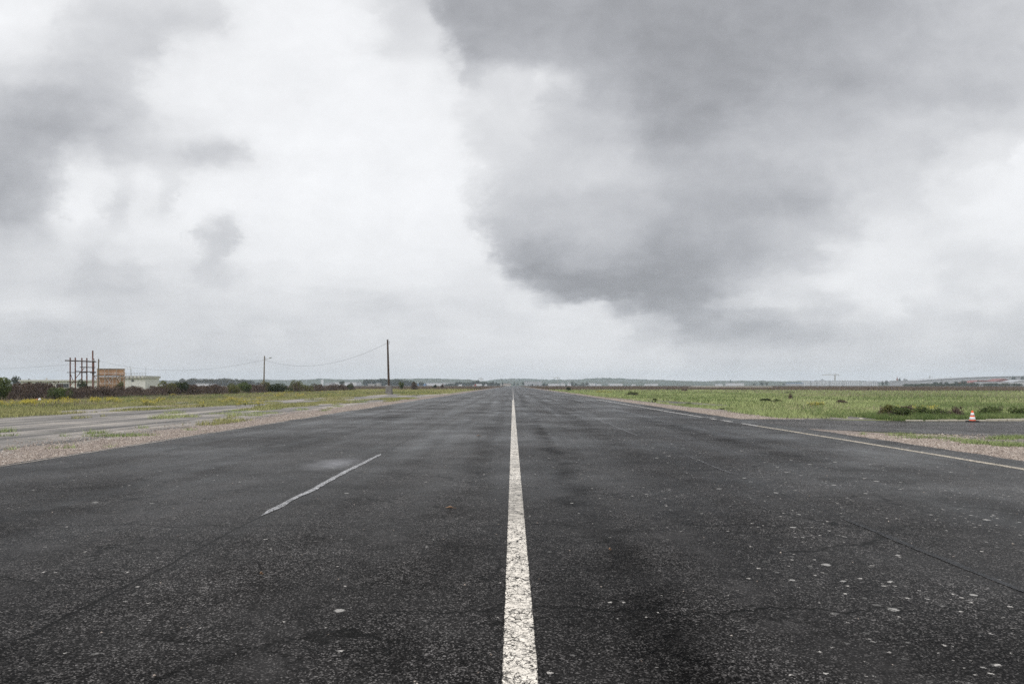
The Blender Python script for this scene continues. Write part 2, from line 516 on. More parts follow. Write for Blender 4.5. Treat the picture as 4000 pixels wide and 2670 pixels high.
M['render'] = plain('dirty_white_render', (0.66, 0.66, 0.63), 0.9, 0.2, 0.15, 0.5)
M['roofslab'] = plain('roof_slab_edge', (0.50, 0.49, 0.455), 0.9, 0.2, 0.25, 0.8)
M['darkwin'] = plain('dark_glazing', (0.035, 0.04, 0.045), 0.3, 0.5, 0.5, 1.2)
M['farwin'] = plain('far_glazing', (0.27, 0.29, 0.31), 0.4, 0.5, 0.2, 0.1)
M['frame'] = plain('window_frame', (0.30, 0.30, 0.31), 0.6, 0.3)
M['cone'] = plain('orange_plastic', (0.84, 0.12, 0.03), 0.5, 0.4, 0.1, 6)
M['band'] = plain('reflective_white', (0.82, 0.82, 0.84), 0.4, 0.5, 0.06, 6)
M['rubber'] = plain('black_rubber', (0.02, 0.02, 0.021), 0.8, 0.3)
M['bark'] = plain('bark', (0.085, 0.068, 0.052), 0.9, 0.1, 0.3, 3)
M['white_clad'] = plain('white_cladding', (0.60, 0.61, 0.62), 0.6, 0.3, 0.06, 0.05)
M['grey_clad'] = plain('grey_cladding', (0.36, 0.37, 0.38), 0.6, 0.3, 0.1, 0.05)
M['pale_roof'] = plain('pale_roof', (0.36, 0.375, 0.39), 0.5, 0.4, 0.08, 0.05)
M['red_roof'] = plain('red_roof', (0.20, 0.075, 0.066), 0.6, 0.3, 0.2, 0.05)
M['beige_clad'] = plain('beige_wall', (0.42, 0.38, 0.33), 0.8, 0.2, 0.12, 0.1)
M['blue_clad'] = plain('blue_cladding', (0.10, 0.22, 0.42), 0.6, 0.3, 0.1, 0.1)
M['crane'] = plain('crane_steel', (0.34, 0.30, 0.22), 0.6, 0.3)
M['truckred'] = plain('red_truck_paint', (0.35, 0.06, 0.05), 0.4, 0.5)
M['litter'] = plain('litter_white', (0.78, 0.78, 0.8), 0.6, 0.3)
M['litterred'] = plain('litter_red', (0.5, 0.08, 0.05), 0.6, 0.3)
M['deadleaf'] = plain('dead_leaf', (0.30, 0.19, 0.12), 0.8, 0.2, 0.3, 20)
M['pebble'] = plain('pale_pebble', (0.52, 0.47, 0.41), 0.85, 0.2, 0.5, 1.1)

M['grass_r'] = leafmat('meadow_grass', [(0, (0.13, 0.17, 0.065)), (0.32, (0.27, 0.335, 0.13)), (0.6, (0.39, 0.45, 0.185)), (0.82, (0.43, 0.43, 0.22)), (1, (0.36, 0.29, 0.205))], 0.70, 0.07, 0.12, 0.7)
M['grass_v'] = leafmat('verge_grass_dark', [(0, (0.035, 0.062, 0.020)), (0.4, (0.085, 0.13, 0.040)), (0.75, (0.15, 0.20, 0.065)), (1, (0.25, 0.23, 0.12))], 0.5, 0.5, 0.15, 0.4)
M['grass_l'] = leafmat('verge_grass_dry', [(0, (0.14, 0.16, 0.060)), (0.3, (0.275, 0.285, 0.105)), (0.6, (0.37, 0.355, 0.145)), (0.82, (0.41, 0.36, 0.195)), (1, (0.35, 0.27, 0.185))], 0.6, 0.16, 0.12, 0.65)
M['straw'] = leafmat('straw', [(0, (0.16, 0.125, 0.095)), (0.6, (0.28, 0.225, 0.165)), (1, (0.36, 0.30, 0.22))], 0.4, 0.3, 0.1, 0.5)
M['dry'] = leafmat('dry_weed', [(0, (0.10, 0.075, 0.06)), (0.5, (0.21, 0.165, 0.13)), (1, (0.34, 0.28, 0.23))], 0.3, 0.3, 0.1, 0.5)
M['heath'] = leafmat('heath', [(0, (0.060, 0.042, 0.034)), (0.45, (0.120, 0.088, 0.064)), (0.75, (0.165, 0.125, 0.088)), (1, (0.16, 0.165, 0.08))], 0.6, 0.02, 0.1, 0.6)
M['flower'] = leafmat('ragwort_flower', [(0, (0.42, 0.36, 0.06)), (1, (0.62, 0.52, 0.10))], 0.2, 1.0, 0.2)
M['weedstem'] = leafmat('weed_stem', [(0, (0.055, 0.075, 0.022)), (0.6, (0.115, 0.13, 0.04)), (1, (0.19, 0.13, 0.06))], 0.3, 0.6)
M['lf_green'] = leafmat('leaf_green', [(0, (0.036, 0.055, 0.022)), (0.5, (0.10, 0.135, 0.046)), (1, (0.22, 0.23, 0.095))], 0.3, 0.9)
M['lf_dark'] = leafmat('leaf_dark', [(0, (0.020, 0.030, 0.014)), (0.6, (0.052, 0.070, 0.028)), (1, (0.125, 0.13, 0.05))], 0.3, 0.9)
M['lf_olive'] = leafmat('leaf_olive', [(0, (0.055, 0.065, 0.022)), (0.5, (0.13, 0.14, 0.045)), (1, (0.26, 0.23, 0.085))], 0.3, 0.9)
M['lf_brown'] = leafmat('leaf_brown', [(0, (0.036, 0.024, 0.019)), (0.5, (0.095, 0.066, 0.050)), (0.8, (0.16, 0.115, 0.082)), (1, (0.14, 0.14, 0.06))], 0.35, 0.6, 0.1)
M['twig'] = leafmat('twig', [(0, (0.058, 0.042, 0.036)), (0.6, (0.145, 0.108, 0.092)), (1, (0.24, 0.19, 0.16))], 0.35, 0.5, 0.0)
M['lf_far'] = leafmat('leaf_far', [(0, (0.020, 0.032, 0.014)), (0.6, (0.045, 0.060, 0.024)), (1, (0.09, 0.085, 0.035))], 0.4, 0.05)
M['lf_autumn'] = leafmat('leaf_autumn', [(0, (0.025, 0.034, 0.014)), (0.5, (0.060, 0.062, 0.024)), (0.8, (0.11, 0.075, 0.028)), (1, (0.15, 0.085, 0.03))], 0.4, 0.05)

# ------------------------------------------------------------------ ground, runway, paving
def sheet(name, pts, z, mat, kind='structure'):
    me = bpy.data.meshes.new(name)
    me.from_pydata([(x, y, z) for x, y in pts], [], [tuple(range(len(pts)))])
    me.update()
    o = link(name, me, mat)
    if me.polygons[0].normal.z < 0:
        me.flip_normals()
    o['kind'] = kind
    return o


def ragged(xs, y0, y1, amp, seed, near_step=0.12):
    """edge line running along y at x=xs with a crumbled outline"""
    ys, y = [], y0
    while y < y1:
        ys.append(y)
        y += near_step * max(1.0, abs(y) / 12.0)
    ys.append(y1)
    ys = np.array(ys)
    n = fnoise(ys * 1.3, ys * 0 + seed, seed, 4) - 0.5
    n2 = fnoise(ys * 0.12, ys * 0 + seed + 9, seed + 5, 2) - 0.5
    return [(xs + amp * (a + 0.9 * b), float(yy)) for yy, a, b in zip(ys, n, n2)]


NN = 96
sheet('ground', [(4300 * math.cos(2 * math.pi * k / NN), 4300 * math.sin(2 * math.pi * k / NN)) for k in range(NN)], 0.0, M['ground'])
RL, RR, Y0, Y1 = -10.5, 11.1, -25.0, 1750.0
ledge = ragged(RL, Y0, Y1, 0.22, 3)
redge = ragged(RR, Y0, Y1, 0.22, 5)
sheet('runway', ledge + redge[::-1], 0.016, M['runway'])
# old paving of the disused apron beside the runway
sheet('apron', [(-60, Y0), (-11, Y0), (-11, 129), (-34, 129)] + ragged(-33, 20, 129, 3.0, 8)[::-1] + [(-60, 20)], 0.004, M['apron'])
gl = ragged(-12.9, Y0, 600, 1.9, 21)
sheet('gravel_shoulder', gl + [(-10.3, 600), (-10.3, Y0)], 0.009, M['gravel'])
gr = ragged(13.0, 33.2, 600, 1.2, 31)
sheet('gravel_shoulder', [(10.9, 33.2)] + gr + [(10.9, 600)], 0.009, M['gravel'])
gr2 = ragged(13.7, Y0, 23.2, 1.6, 37)
sheet('gravel_shoulder', [(10.9, Y0)] + gr2 + [(12.0, 24.8), (10.9, 26.2)], 0.009, M['gravel'])
# crumbling tarmac either side of the taxiway mouth
sheet('old_tarmac', [(13.0, Y0), (60, Y0), (60, 22.6), (13.0, 22.6)], 0.004, M['oldtar'])
sheet('old_tarmac', [(12.4, 33)] + [(19.4, 33), (18.6, 40), (18.9, 50), (17.6, 62), (15, 80), (12.4, 92)], 0.004, M['oldtar'])
taxi = [(10.9, 26.4), (11.9, 24.9), (13.2, 23.7), (15.0, 22.6), (16.5, 22.0), (60, 21.4), (60, 31.4), (24, 31.45), (18.4, 31.5), (16.5, 32.1), (14.9, 32.7), (12.6, 33.4), (10.9, 34.2)]
sheet('taxiway', taxi, 0.012, M['taxi'])
# pale kerb and broken concrete strip where the apron ends
sheet('concrete_strip', [(-36, 129.5), (-12.4, 129.5), (-12.0, 136), (-20, 136), (-36, 133)], 0.005, M['kerb'])


def strip(name, x0f, w, y0, y1, z, mat, step=1.0, wob=0.0, seed=0):
    ys, y = [], y0
    while y < y1:
        ys.append(y); y += step * max(1, y / 15)
    ys.append(y1)
    a = [(x0f(y) - w / 2 + wob * (fnoise(np.array([y * 1.1]), np.array([0.3 + seed]), seed)[0] - .5), y) for y in ys]
    b = [(x0f(y) + w / 2 + wob * (fnoise(np.array([y * 1.1]), np.array([7.3 + seed]), seed + 3)[0] - .5), y) for y in ys]
    return sheet(name, a + b[::-1], z, mat)


strip('centre_line', lambda y: 0.042, 0.204, -20, 76, 0.020, M['line'])
strip('centre_line', lambda y: 0.06, 0.115, 76.0, 900, 0.020, M['linefar'])
ex = lambda y: 9.97 if y < 20 else 9.97 - 0.27 * min(1, (y - 20) / 20)
strip('edge_line', ex, 0.20, Y0, 27.5, 0.020, M['edge'], wob=0.03)
strip('edge_line', ex, 0.19, 27.5, 29.3, 0.020, M['edgewhite'])
strip('edge_line', ex, 0.19, 30.6, 32.0, 0.020, M['edgewhite'])
strip('edge_line', ex, 0.19, 32.9, 33.8, 0.020, M['edgewhite'])
strip('edge_line', ex, 0.19, 35.2, 79.0, 0.020, M['edgewhite'], wob=0.03)
sheet('edge_line', [(9.8, 35.15), (10.4, 35.0), (10.4, 34.8), (9.8, 34.93)], 0.020, M['edgewhite'])
strip('edge_line', ex, 0.10, 79.05, 260.0, 0.020, M['linefar'], wob=0.05)
strip('edge_line', lambda y: RL + 0.16, 0.10, Y0, 31.0, 0.020, M['edgeleft'], wob=0.12, seed=4)
for a, b in ((33, 36.5), (38, 39.5), (44, 50), (55, 58)):
    strip('edge_line', lambda y: RL + 0.2, 0.11, a, b, 0.020, M['edgeleft'], wob=0.1, seed=int(a))
# pale sealant smeared along part of the left paving joint, grey sealant on the right one
def sealant(x0, y0, y1, w, mat, seed, amp=0.10):
    ys = np.linspace(y0, y1, 70)
    c = (fnoise(ys * 1.4, ys * 0, seed, 5) - 0.5) * amp
    ww = w * (0.55 + 0.9 * fnoise(ys * 2.2, ys * 0 + 4, seed + 2, 4))
    t = np.clip(np.minimum(ys - y0, y1 - ys) / (0.05 * (y1 - y0)), 0.12, 1)
    ww = ww * t
    return sheet('joint_seal', [(x0 + a - b / 2, y) for a, b, y in zip(c, ww, ys)] + [(x0 + a + b / 2, y) for a, b, y in zip(c, ww, ys)][::-1], 0.020, mat)
sealant(-3.15, 8.55, 16.3, 0.09, M['seal'], 2, 0.08)
sealant(-3.15, 42, 47, 0.09, M['sealfaint'], 6)
sealant(4.05, 12.6, 16.2, 0.045, M['sealfaint'], 9, 0.05)
sealant(4.06, 5.3, 8.4, 0.075, M['sealgrey'], 12, 0.06)
sealant(4.06, 22.0, 36.0, 0.10, M['sealfaint'], 15, 0.06)

# ------------------------------------------------------------------ stones
def stones(name, P, size, mat, z):
    n = len(P)
    oct_ = np.array([[1, 0, 0], [0, 1, 0], [-1, 0, 0], [0, -1, 0], [0, 0, 1]], float)
    f = np.array([[0, 1, 4], [1, 2, 4], [2, 3, 4], [3, 0, 4]])
    a = rng.uniform(0, 6.28, n)
    sx, sy, sz = size * rng.uniform(.6, 1.3, n), size * rng.uniform(.5, 1, n), size * rng.uniform(.35, .9, n)
    v = oct_[None] * np.stack([sx, sy, sz], 1)[:, None]
    v = v + rng.normal(0, 0.22, v.shape) * size[:, None, None]
    v[:, :4, 2] = np.minimum(v[:, :4, 2], 0.1 * size[:, None])
    v[:, 4, 2] = np.abs(v[:, 4, 2]) + 0.2 * size
    X = v[..., 0] * np.cos(a)[:, None] - v[..., 1] * np.sin(a)[:, None]
    Y = v[..., 0] * np.sin(a)[:, None] + v[..., 1] * np.cos(a)[:, None]
    V = np.stack([X + P[:, 0, None], Y + P[:, 1, None], v[..., 2] + z], -1)
    T = V[:, f].reshape(-1, 3)
    me = np_mesh(name, T, 3, np.repeat(rng.random(n), 4))
    o = link(name, me, mat)
    o['kind'] = 'stuff'
    return o


M['stone'] = leafmat('gravel_stone', [(0, (0.13, 0.10, 0.085)), (0.4, (0.32, 0.265, 0.225)), (0.8, (0.46, 0.40, 0.35)), (1, (0.62, 0.57, 0.52))], 0.25, 1.5, 0.0)
n = 34000
yy = 8 + 60 * rng.random(n) ** 2.2
P1 = np.stack([-10.5 - np.abs(rng.normal(0, 1.6, n)), yy], 1)
P1 = P1[P1[:, 0] < -10.45]
yy = 9 + 14 * rng.random(n // 2)
P2 = np.stack([11.1 + np.abs(rng.normal(0, 1.9, n // 2)), yy], 1)
P2 = P2[P2[:, 0] > 11.05]
yy = 33.4 + 50 * rng.random(n // 2) ** 2
P3 = np.stack([11.1 + np.abs(rng.normal(0, 1.4, n // 2)), yy], 1)
P3 = P3[P3[:, 0] > 11.05]
PP = np.concatenate([P1, P2, P3])
stones('gravel', PP, rng.uniform(0.012, 0.03, len(PP)), M['stone'], 0.010)
n = 420
P4 = np.stack([rng.uniform(-9, 10, n), 3 + 22 * rng.random(n) ** 1.6], 1)
P4 = P4[(np.abs(P4[:, 0] - 0.04) > 0.15)]
stones('pebbles', P4, rng.uniform(0.004, 0.011, len(P4)), M['stone'], 0.017)

# ------------------------------------------------------------------ grass and weeds
def field(n, x0, x1, y0, y1, dens, ypow=1.0):
    """n random ground points in the box kept with probability dens(x, y), thinned outside the view cone"""
    y = y0 + (y1 - y0) * rng.random(n) ** ypow
    x = rng.uniform(x0, x1, n)
    k = (rng.random(n) < dens(x, y)) & (np.abs(x) < 0.82 * y + 6)
    return x[k], y[k]


def grass(name, sets, mat, lean=1.1):
    V, T = [], []
    for x, y, h0, h1, w0, w1, z in sets:
        n = len(x)
        P = np.stack([x, y, np.full(n, z)], 1)
        hn = 0.3 + 1.4 * fnoise(x * 0.45, y * 0.45, 17, 4)
        h = rng.uniform(h0, h1, n) * hn
        V.append(blades(P, h, rng.uniform(w0, w1, n), lean))
        T.append(rng.random(n))
    me = np_mesh(name, np.concatenate(V), 3, np.concatenate(T))
    o = link(name, me, mat)
    o['kind'] = 'stuff'
    return o


def right_edge(y):       # where the meadow begins right of the runway
    e = np.where(y < 36, 18.0 + 0 * y, np.where(y < 62, 18.0 - 0.6 * (y - 36) / 26, 17.4 - 4.2 * np.clip((y - 62) / 40, 0, 1)))
    return e + 2.6 * (fnoise(y * 0.25, y * 0, 3) - 0.5)


def meadow(x, y):
    e = right_edge(y)
    inside = np.clip((x - e) / 0.8, 0, 1)
    inside = np.where(y < 32.0 + 0.25 * (fnoise(x * 1.7, x * 0, 61) - 0.5), 0, inside)
    patch = np.where((x > 13.3) & (x < e) & (y > 34), (fnoise(x * 0.45, y * 0.10, 7) > 0.53) * 0.8, 0)
    return np.maximum(inside, patch)


g1 = field(230000, 12, 48, 31.7, 62, meadow, 1.2)
g2 = field(230000, 12, 130, 60, 160, lambda x, y: meadow(x, y) * 0.9, 1.4)
g3 = field(120000, 11.6, 260, 158, 330, lambda x, y: meadow(x, y) * np.clip((262 - 72 * np.clip((x - 60) / 90, 0, 1) + 50 * (fnoise(x * .02, y * .02, 5) - .5) - y) / 45, 0, 1), 1.1)
grass('meadow_grass', [(*g1, 0.08, 0.27, 0.012, 0.035, 0), (*g2, 0.10, 0.27, 0.03, 0.09, 0), (*g3, 0.15, 0.36, 0.12, 0.3, 0)], M['grass_r'])
d1 = field(100000, 14, 150, 36, 200, lambda x, y: meadow(x, y) * (fnoise(x * .10, y * .045, 51, 3) > .535), 1.3)
grass('dark_weeds', [(*d1, 0.15, 0.42, 0.03, 0.08, 0)], M['grass_v'])
d2 = field(110000, 14, 200, 40, 240, lambda x, y: meadow(x, y) * ((fnoise(x * .035, y * .03, 91, 3) > .545) | ((np.abs(y - 142 - 8 * np.sin(x * .05)) < 9) & (x > 52) & (x < 96))), 1.3)
grass('dry_weeds', [(*d2, 0.14, 0.40, 0.03, 0.08, 0)], M['dry'])
# lush dark strip along the taxiway kerb
v1 = field(90000, 16.5, 30, 31.9, 36.5, lambda x, y: np.clip(1.3 - (y - 31.9) / 4.2, 0, 1) * (x > 18.0 + 1.2 * (fnoise(y, y * 0, 2) - .5)) * (0.35 + 0.65 * (fnoise(x * 0.8, y * 0.8, 9) > 0.42)))
v2 = field(40000, 15.5, 32, 32.0, 41, lambda x, y: meadow(x, y) * (fnoise(x * 0.5, y * 0.4, 63) > 0.50) * np.clip((41 - y) / 6, 0, 1))
grass('verge_grass', [(*v1, 0.10, 0.32, 0.012, 0.026, 0), (*v2, 0.15, 0.42, 0.012, 0.026, 0)], M['grass_v'])
# patches on the near right tarmac
def blobs(lst):
    def d(x, y):
        r = np.zeros_like(x)
        for cx, cy, rx, ry, s in lst:
            q = ((x - cx) / rx) ** 2 + ((y - cy) / ry) ** 2
            r = np.maximum(r, s * np.clip(1.25 - q - 0.9 * (fnoise(x * 2.1, y * 2.1, 41) - 0.3), 0, 1))
        return r
    return d
rp = [gp(3830, 1733) + (0.55, 0.35, 1), gp(3950, 1742) + (0.7, 0.5, 1), gp(3525, 1702) + (0.5, 0.3, .7), gp(3610, 1712) + (1.0, 0.35, .6), gp(3760, 1724) + (0.6, 0.35, .5), gp(3960, 1712) + (0.9, 0.45, .9), gp(3372, 1698) + (0.15, 0.12, .8), gp(3900, 1716) + (0.6, 0.3, .6), gp(3710, 1716) + (.5, .3, .4)]
r1 = field(140000, 11, 20, 16, 24, blobs(rp))
lp = [gp(465, 1703) + (1.25, 0.62, 1), gp(380, 1692) + (0.5, 0.5, .9), gp(250, 1704) + (0.3, 0.2, .7), gp(275, 1750) + (0.2, 0.16, .8), gp(45, 1757) + (0.2, 0.15, .7), gp(425, 1748) + (0.16, 0.16, .6), gp(560, 1672) + (0.28, 0.24, .8), gp(745, 1680) + (0.34, 0.24, .9), gp(235, 1752) + (.4, .2, .4),
      gp(700, 1628) + (1.3, 1.0, .9), gp(640, 1634) + (.8, .7, .8), gp(925, 1623) + (.7, .8, .7), gp(990, 1623) + (.6, .7, .9), gp(1035, 1614) + (1.0, .9, .9), gp(930, 1604) + (.9, 1.0, .8), gp(880, 1615) + (1.2, 1.2, .5), gp(1270, 1604) + (.3, .9, .9), gp(1320, 1588) + (.5, .8, .7),
      gp(20, 1686) + (.5, .5, .8), gp(30, 1702) + (.4, .3, .6), gp(680, 1614) + (.5, .9, .8), gp(1180, 1600) + (.5, 1, .8), gp(1620, 1556) + (.7, 2.5, .8), gp(1030, 1600) + (1.2, 1.2, .6), gp(1400, 1570) + (1.0, 2, .7), gp(800, 1688) + (.12, .12, .5)]
l0 = field(300000, -22, -10.6, 17, 85, blobs(lp), 1.3)
l0b = field(420000, -40, -12.2, 28, 128, lambda x, y: (fnoise(x * 0.33 + 4, y * 0.085, 23, 4) > 0.42 + 0.17 * np.clip((x + 30) / 17, 0, 1)) * 0.9, 1.2)
l0b = tuple(a for a in l0b)
def leftfield(x, y):
    e = np.where(y < 129, -32 + 9 * np.clip((y - 60) / 55, 0, 1) + 5.0 * (fnoise(y * 0.16, y * 0, 13) - 0.5), -13.2)
    return np.clip((e - x) / 4.0, 0, 1) * (x > -62)
l1 = field(260000, -48.6, -18, 36, 112, leftfield, 1.2)
l2 = field(150000, -75, -12.4, 108, 330, leftfield, 1.25)
grass('verge_grass', [(*l1, 0.08, 0.30, 0.015, 0.045, 0), (*l2, 0.12, 0.36, 0.05, 0.13, 0), (*l0b, 0.06, 0.22, 0.014, 0.035, 0)], M['grass_l'])
grass('grass', [(*l0, 0.05, 0.2, 0.010, 0.022, 0), (*r1, 0.04, 0.14, 0.008, 0.016, 0)], M['grass_r'])
d3 = field(60000, -50, -14, 40, 150, lambda x, y: leftfield(x, y) * (fnoise(x * .22, y * .06, 151, 3) > .56) * 0.8, 1.3)
grass('dark_weeds', [(*d3, 0.2, 0.5, 0.02, 0.06, 0)], M['grass_v'])
d4 = field(60000, -50, -14, 40, 150, lambda x, y: leftfield(x, y) * (fnoise(x * .25, y * .07, 191, 3) > .57) * 0.8, 1.3)
grass('dry_weeds', [(*d4, 0.2, 0.45, 0.02, 0.06, 0)], M['dry'])
# tall straw at the foot of the thickets
s1 = field(36000, -58, -44, 60, 150, lambda x, y: np.clip(1 - np.abs(x + 48.6) / 1.6, 0, 1) * 0.6, 1.1)
s2 = field(7000, 16, 150, 40, 230, lambda x, y: meadow(x, y) * (fnoise(x * .05, y * .03, 77) > .56) * 0.8, 1.3)
grass('straw', [(*s1, 0.25, 0.6, 0.02, 0.05, 0), (*s2, 0.2, 0.5, 0.03, 0.07, 0)], M['straw'], 0.35)
# brown heath beyond the meadow and behind the thickets
def heathd(x, y):
    d = np.where(x > 0, np.clip((y - 222 + 68 * np.clip((x - 60) / 90, 0, 1) - 60 * (fnoise(x * .015, y * .01, 3) - .5)) / 45, 0, 1), np.clip((y - 235) / 60, 0, 1))
    px = VX + F * x / y
    return d * (np.abs(x - 0.3) > 12.5) * ~((px > 2690) & (px < 3020) & (y > 330) & (y < 1000))
h1 = field(170000, -450, 450, 150, 620, heathd, 1.2)
h2 = field(60000, -1000, 1000, 600, 1500, heathd, 1.2)
grass('heath', [(*h1, 0.35, 0.8, 0.22, 0.6, 0), (*h2, 0.5, 1.15, 0.8, 2.2, 0)], M['heath'], 0.5)

# ragwort: stems and yellow heads in clumps
def weeds(spots, per, hgt, spread):
    S, Fl = [], []
    for (x, y, s) in spots:
        k = max(4, int(per * s))
        a, r = rng.uniform(0, 6.28, k), spread * s * np.sqrt(rng.random(k))
        bx, by = x + r * np.cos(a), y + r * np.sin(a)
        h = hgt * (0.6 + 0.5 * s) * rng.uniform(0.6, 1.1, k)
        P = np.stack([bx, by, np.zeros(k)], 1)
        S.append(blades(P, h, np.full(k, 0.03), 0.25))
        q = 5
        C = np.repeat(np.stack([bx, by, h], 1), q, 0) + rng.normal(0, 0.055, (k * q, 3))
        Fl.append(C)
    return np.concatenate(S), np.concatenate(Fl)
sp = []
for px0, px1, py0, py1, c in ((90, 150, 1574, 1590, 13), (240, 305, 1570, 1586, 12), (345, 470, 1567, 1584, 13), (560, 660, 1566, 1584, 5), (0, 60, 1580, 1596, 5), (660, 1050, 1552, 1590, 13), (1010, 1180, 1537, 1556, 15), (1180, 1330, 1530, 1548, 6), (480, 640, 1575, 1592, 4), (150, 230, 1575, 1590, 4)):
    for _ in range(c):
        x, y = gp(random.uniform(px0, px1), random.uniform(py0, py1))
        sp.append((max(x, -48.2), y, random.uniform(0.5, 1.15)))
for px0, px1, py0, py1, c in ((2245, 2262, 1531, 1535, 1), (2300, 2395, 1531, 1537, 8), (3160, 3210, 1585, 1596, 2), (3585, 3630, 1606, 1622, 2), (3480, 3520, 1612, 1630, 1)):
    for _ in range(c):
        x, y = gp(random.uniform(px0, px1), random.uniform(py0, py1))
        sp.append((x, y, random.uniform(0.5, 1.0)))
S, FC = weeds(sp, 22, 0.40, 0.45)
o = link('weed_stems', np_mesh('weed_stems', S, 3, rng.random(len(S) // 3)), M['weedstem']); o['kind'] = 'stuff'
o = link('weed_flowers', np_mesh('weed_flowers', leaf_quads(FC, 0.034, 0.5), 4, rng.random(len(FC))), M['flower']); o['kind'] = 'stuff'


# ------------------------------------------------------------------ shrubs and trees
def crown_points(n, rx, ry, z0, z1, lobes, shell=0.55, flat_bottom=True):
    """points through a crown made of uneven lobes"""
    cs = []
    hz = (z1 - z0)
    for k in range(lobes):
        a = rng.uniform(0, 6.28)
        q = math.sqrt(rng.random()) * 0.68
        zc = z0 + hz * rng.uniform(0.25, 0.78)
        fall = 1 - 0.35 * abs((zc - z0) / hz - 0.4)
        cs.append((rx * q * math.cos(a) * fall, ry * q * math.sin(a) * fall, zc, rng.uniform(0.30, 0.48)))
    cs = np.array(cs)
    i = rng.integers(0, lobes, n)
    d = rng.normal(size=(n, 3))
    d /= np.linalg.norm(d, axis=1)[:, None]
    r = (shell + (1.08 - shell) * rng.random(n) ** 0.6)
    L = cs[i]
    P = np.stack([L[:, 0] + d[:, 0] * r * L[:, 3] * rx, L[:, 1] + d[:, 1] * r * L[:, 3] * ry, L[:, 2] + d[:, 2] * r * L[:, 3] * hz * 0.75], 1)
    P[:, 2] = np.clip(P[:, 2], z0 * 0.9 + 0.02, None)
    top = P[:, 2].max()
    P[:, 2] = z0 + (P[:, 2] - z0) * hz / max(1e-3, top - z0)
    return P, i / lobes


def stems(n, rx, ry, h, r0):
    mb = MB()
    for k in range(n):
        a = rng.uniform(0, 6.28)
        q = rng.uniform(0.1, 0.7)
        tip = (rx * q * math.cos(a), ry * q * math.sin(a), h * rng.uniform(0.55, 0.92))
        b = (tip[0] * 0.25, tip[1] * 0.25, -0.05)
        mid = (tip[0] * 0.55 + rng.normal(0, .04) * rx, tip[1] * 0.55, h * 0.4)
        mb.tube([b, mid, tip], [r0, r0 * 0.6, r0 * 0.2], 5, False)
    return mb


def twigs(n, rx, ry, h, w):
    """bare upright shoots filling the thicket"""
    a = rng.uniform(0, 6.28, n)
    q = np.sqrt(rng.random(n))
    env = np.sqrt(np.clip(1 - (q * 0.93) ** 2, 0.05, 1))
    x, y = rx * q * np.cos(a), ry * q * np.sin(a)
    zb = h * env * rng.uniform(0.0, 0.72, n)
    lump = 0.75 + 0.5 * fnoise(x * 0.9 + h * 7, y * 0.9 + rx, 5)
    P = np.stack([x, y, zb * lump], 1)
    return blades(P, h * env * lump * rng.uniform(0.18, 0.42, n), np.full(n, w), 0.9)


def bush(name, label, cat, px, halfw, top, z, mat, leaf=0.07, n=1400, bare=0.0, group=None, depth=None, lobes=7, xw=None, twig='twig', shell=0.5):
    x = at(px, z) if xw is None else xw
    rx = halfw / F * z
    h = hh(top, z)
    ry = depth or rx * 0.8
    root = thing(name, label, cat, (x, z, 0), 0, group)
    if bare < 1:
        P, t = crown_points(int(n * (1 - bare)), rx, ry, 0.02 * h, h, lobes, shell)
        tint = np.clip(0.55 * rng.random(len(P)) + 0.45 * t, 0, 1)
        link('foliage', np_mesh('foliage', leaf_quads(P, leaf), 4, tint), mat, root)
    if bare > 0:
        nb = int(n * 1.9 * bare)
        V = twigs(nb, rx, ry, h, leaf * 0.42)
        link('twig_sprays', np_mesh('twig_sprays', V, 3, rng.random(nb)), M[twig], root)
    stems(6, rx, ry, h, 0.02 + 0.008 * h).build('stem', M['bark'], root)
    return root


HX = -50.3
def zx(px, off=0.0):
    return F * (HX + off) / (px - VX)

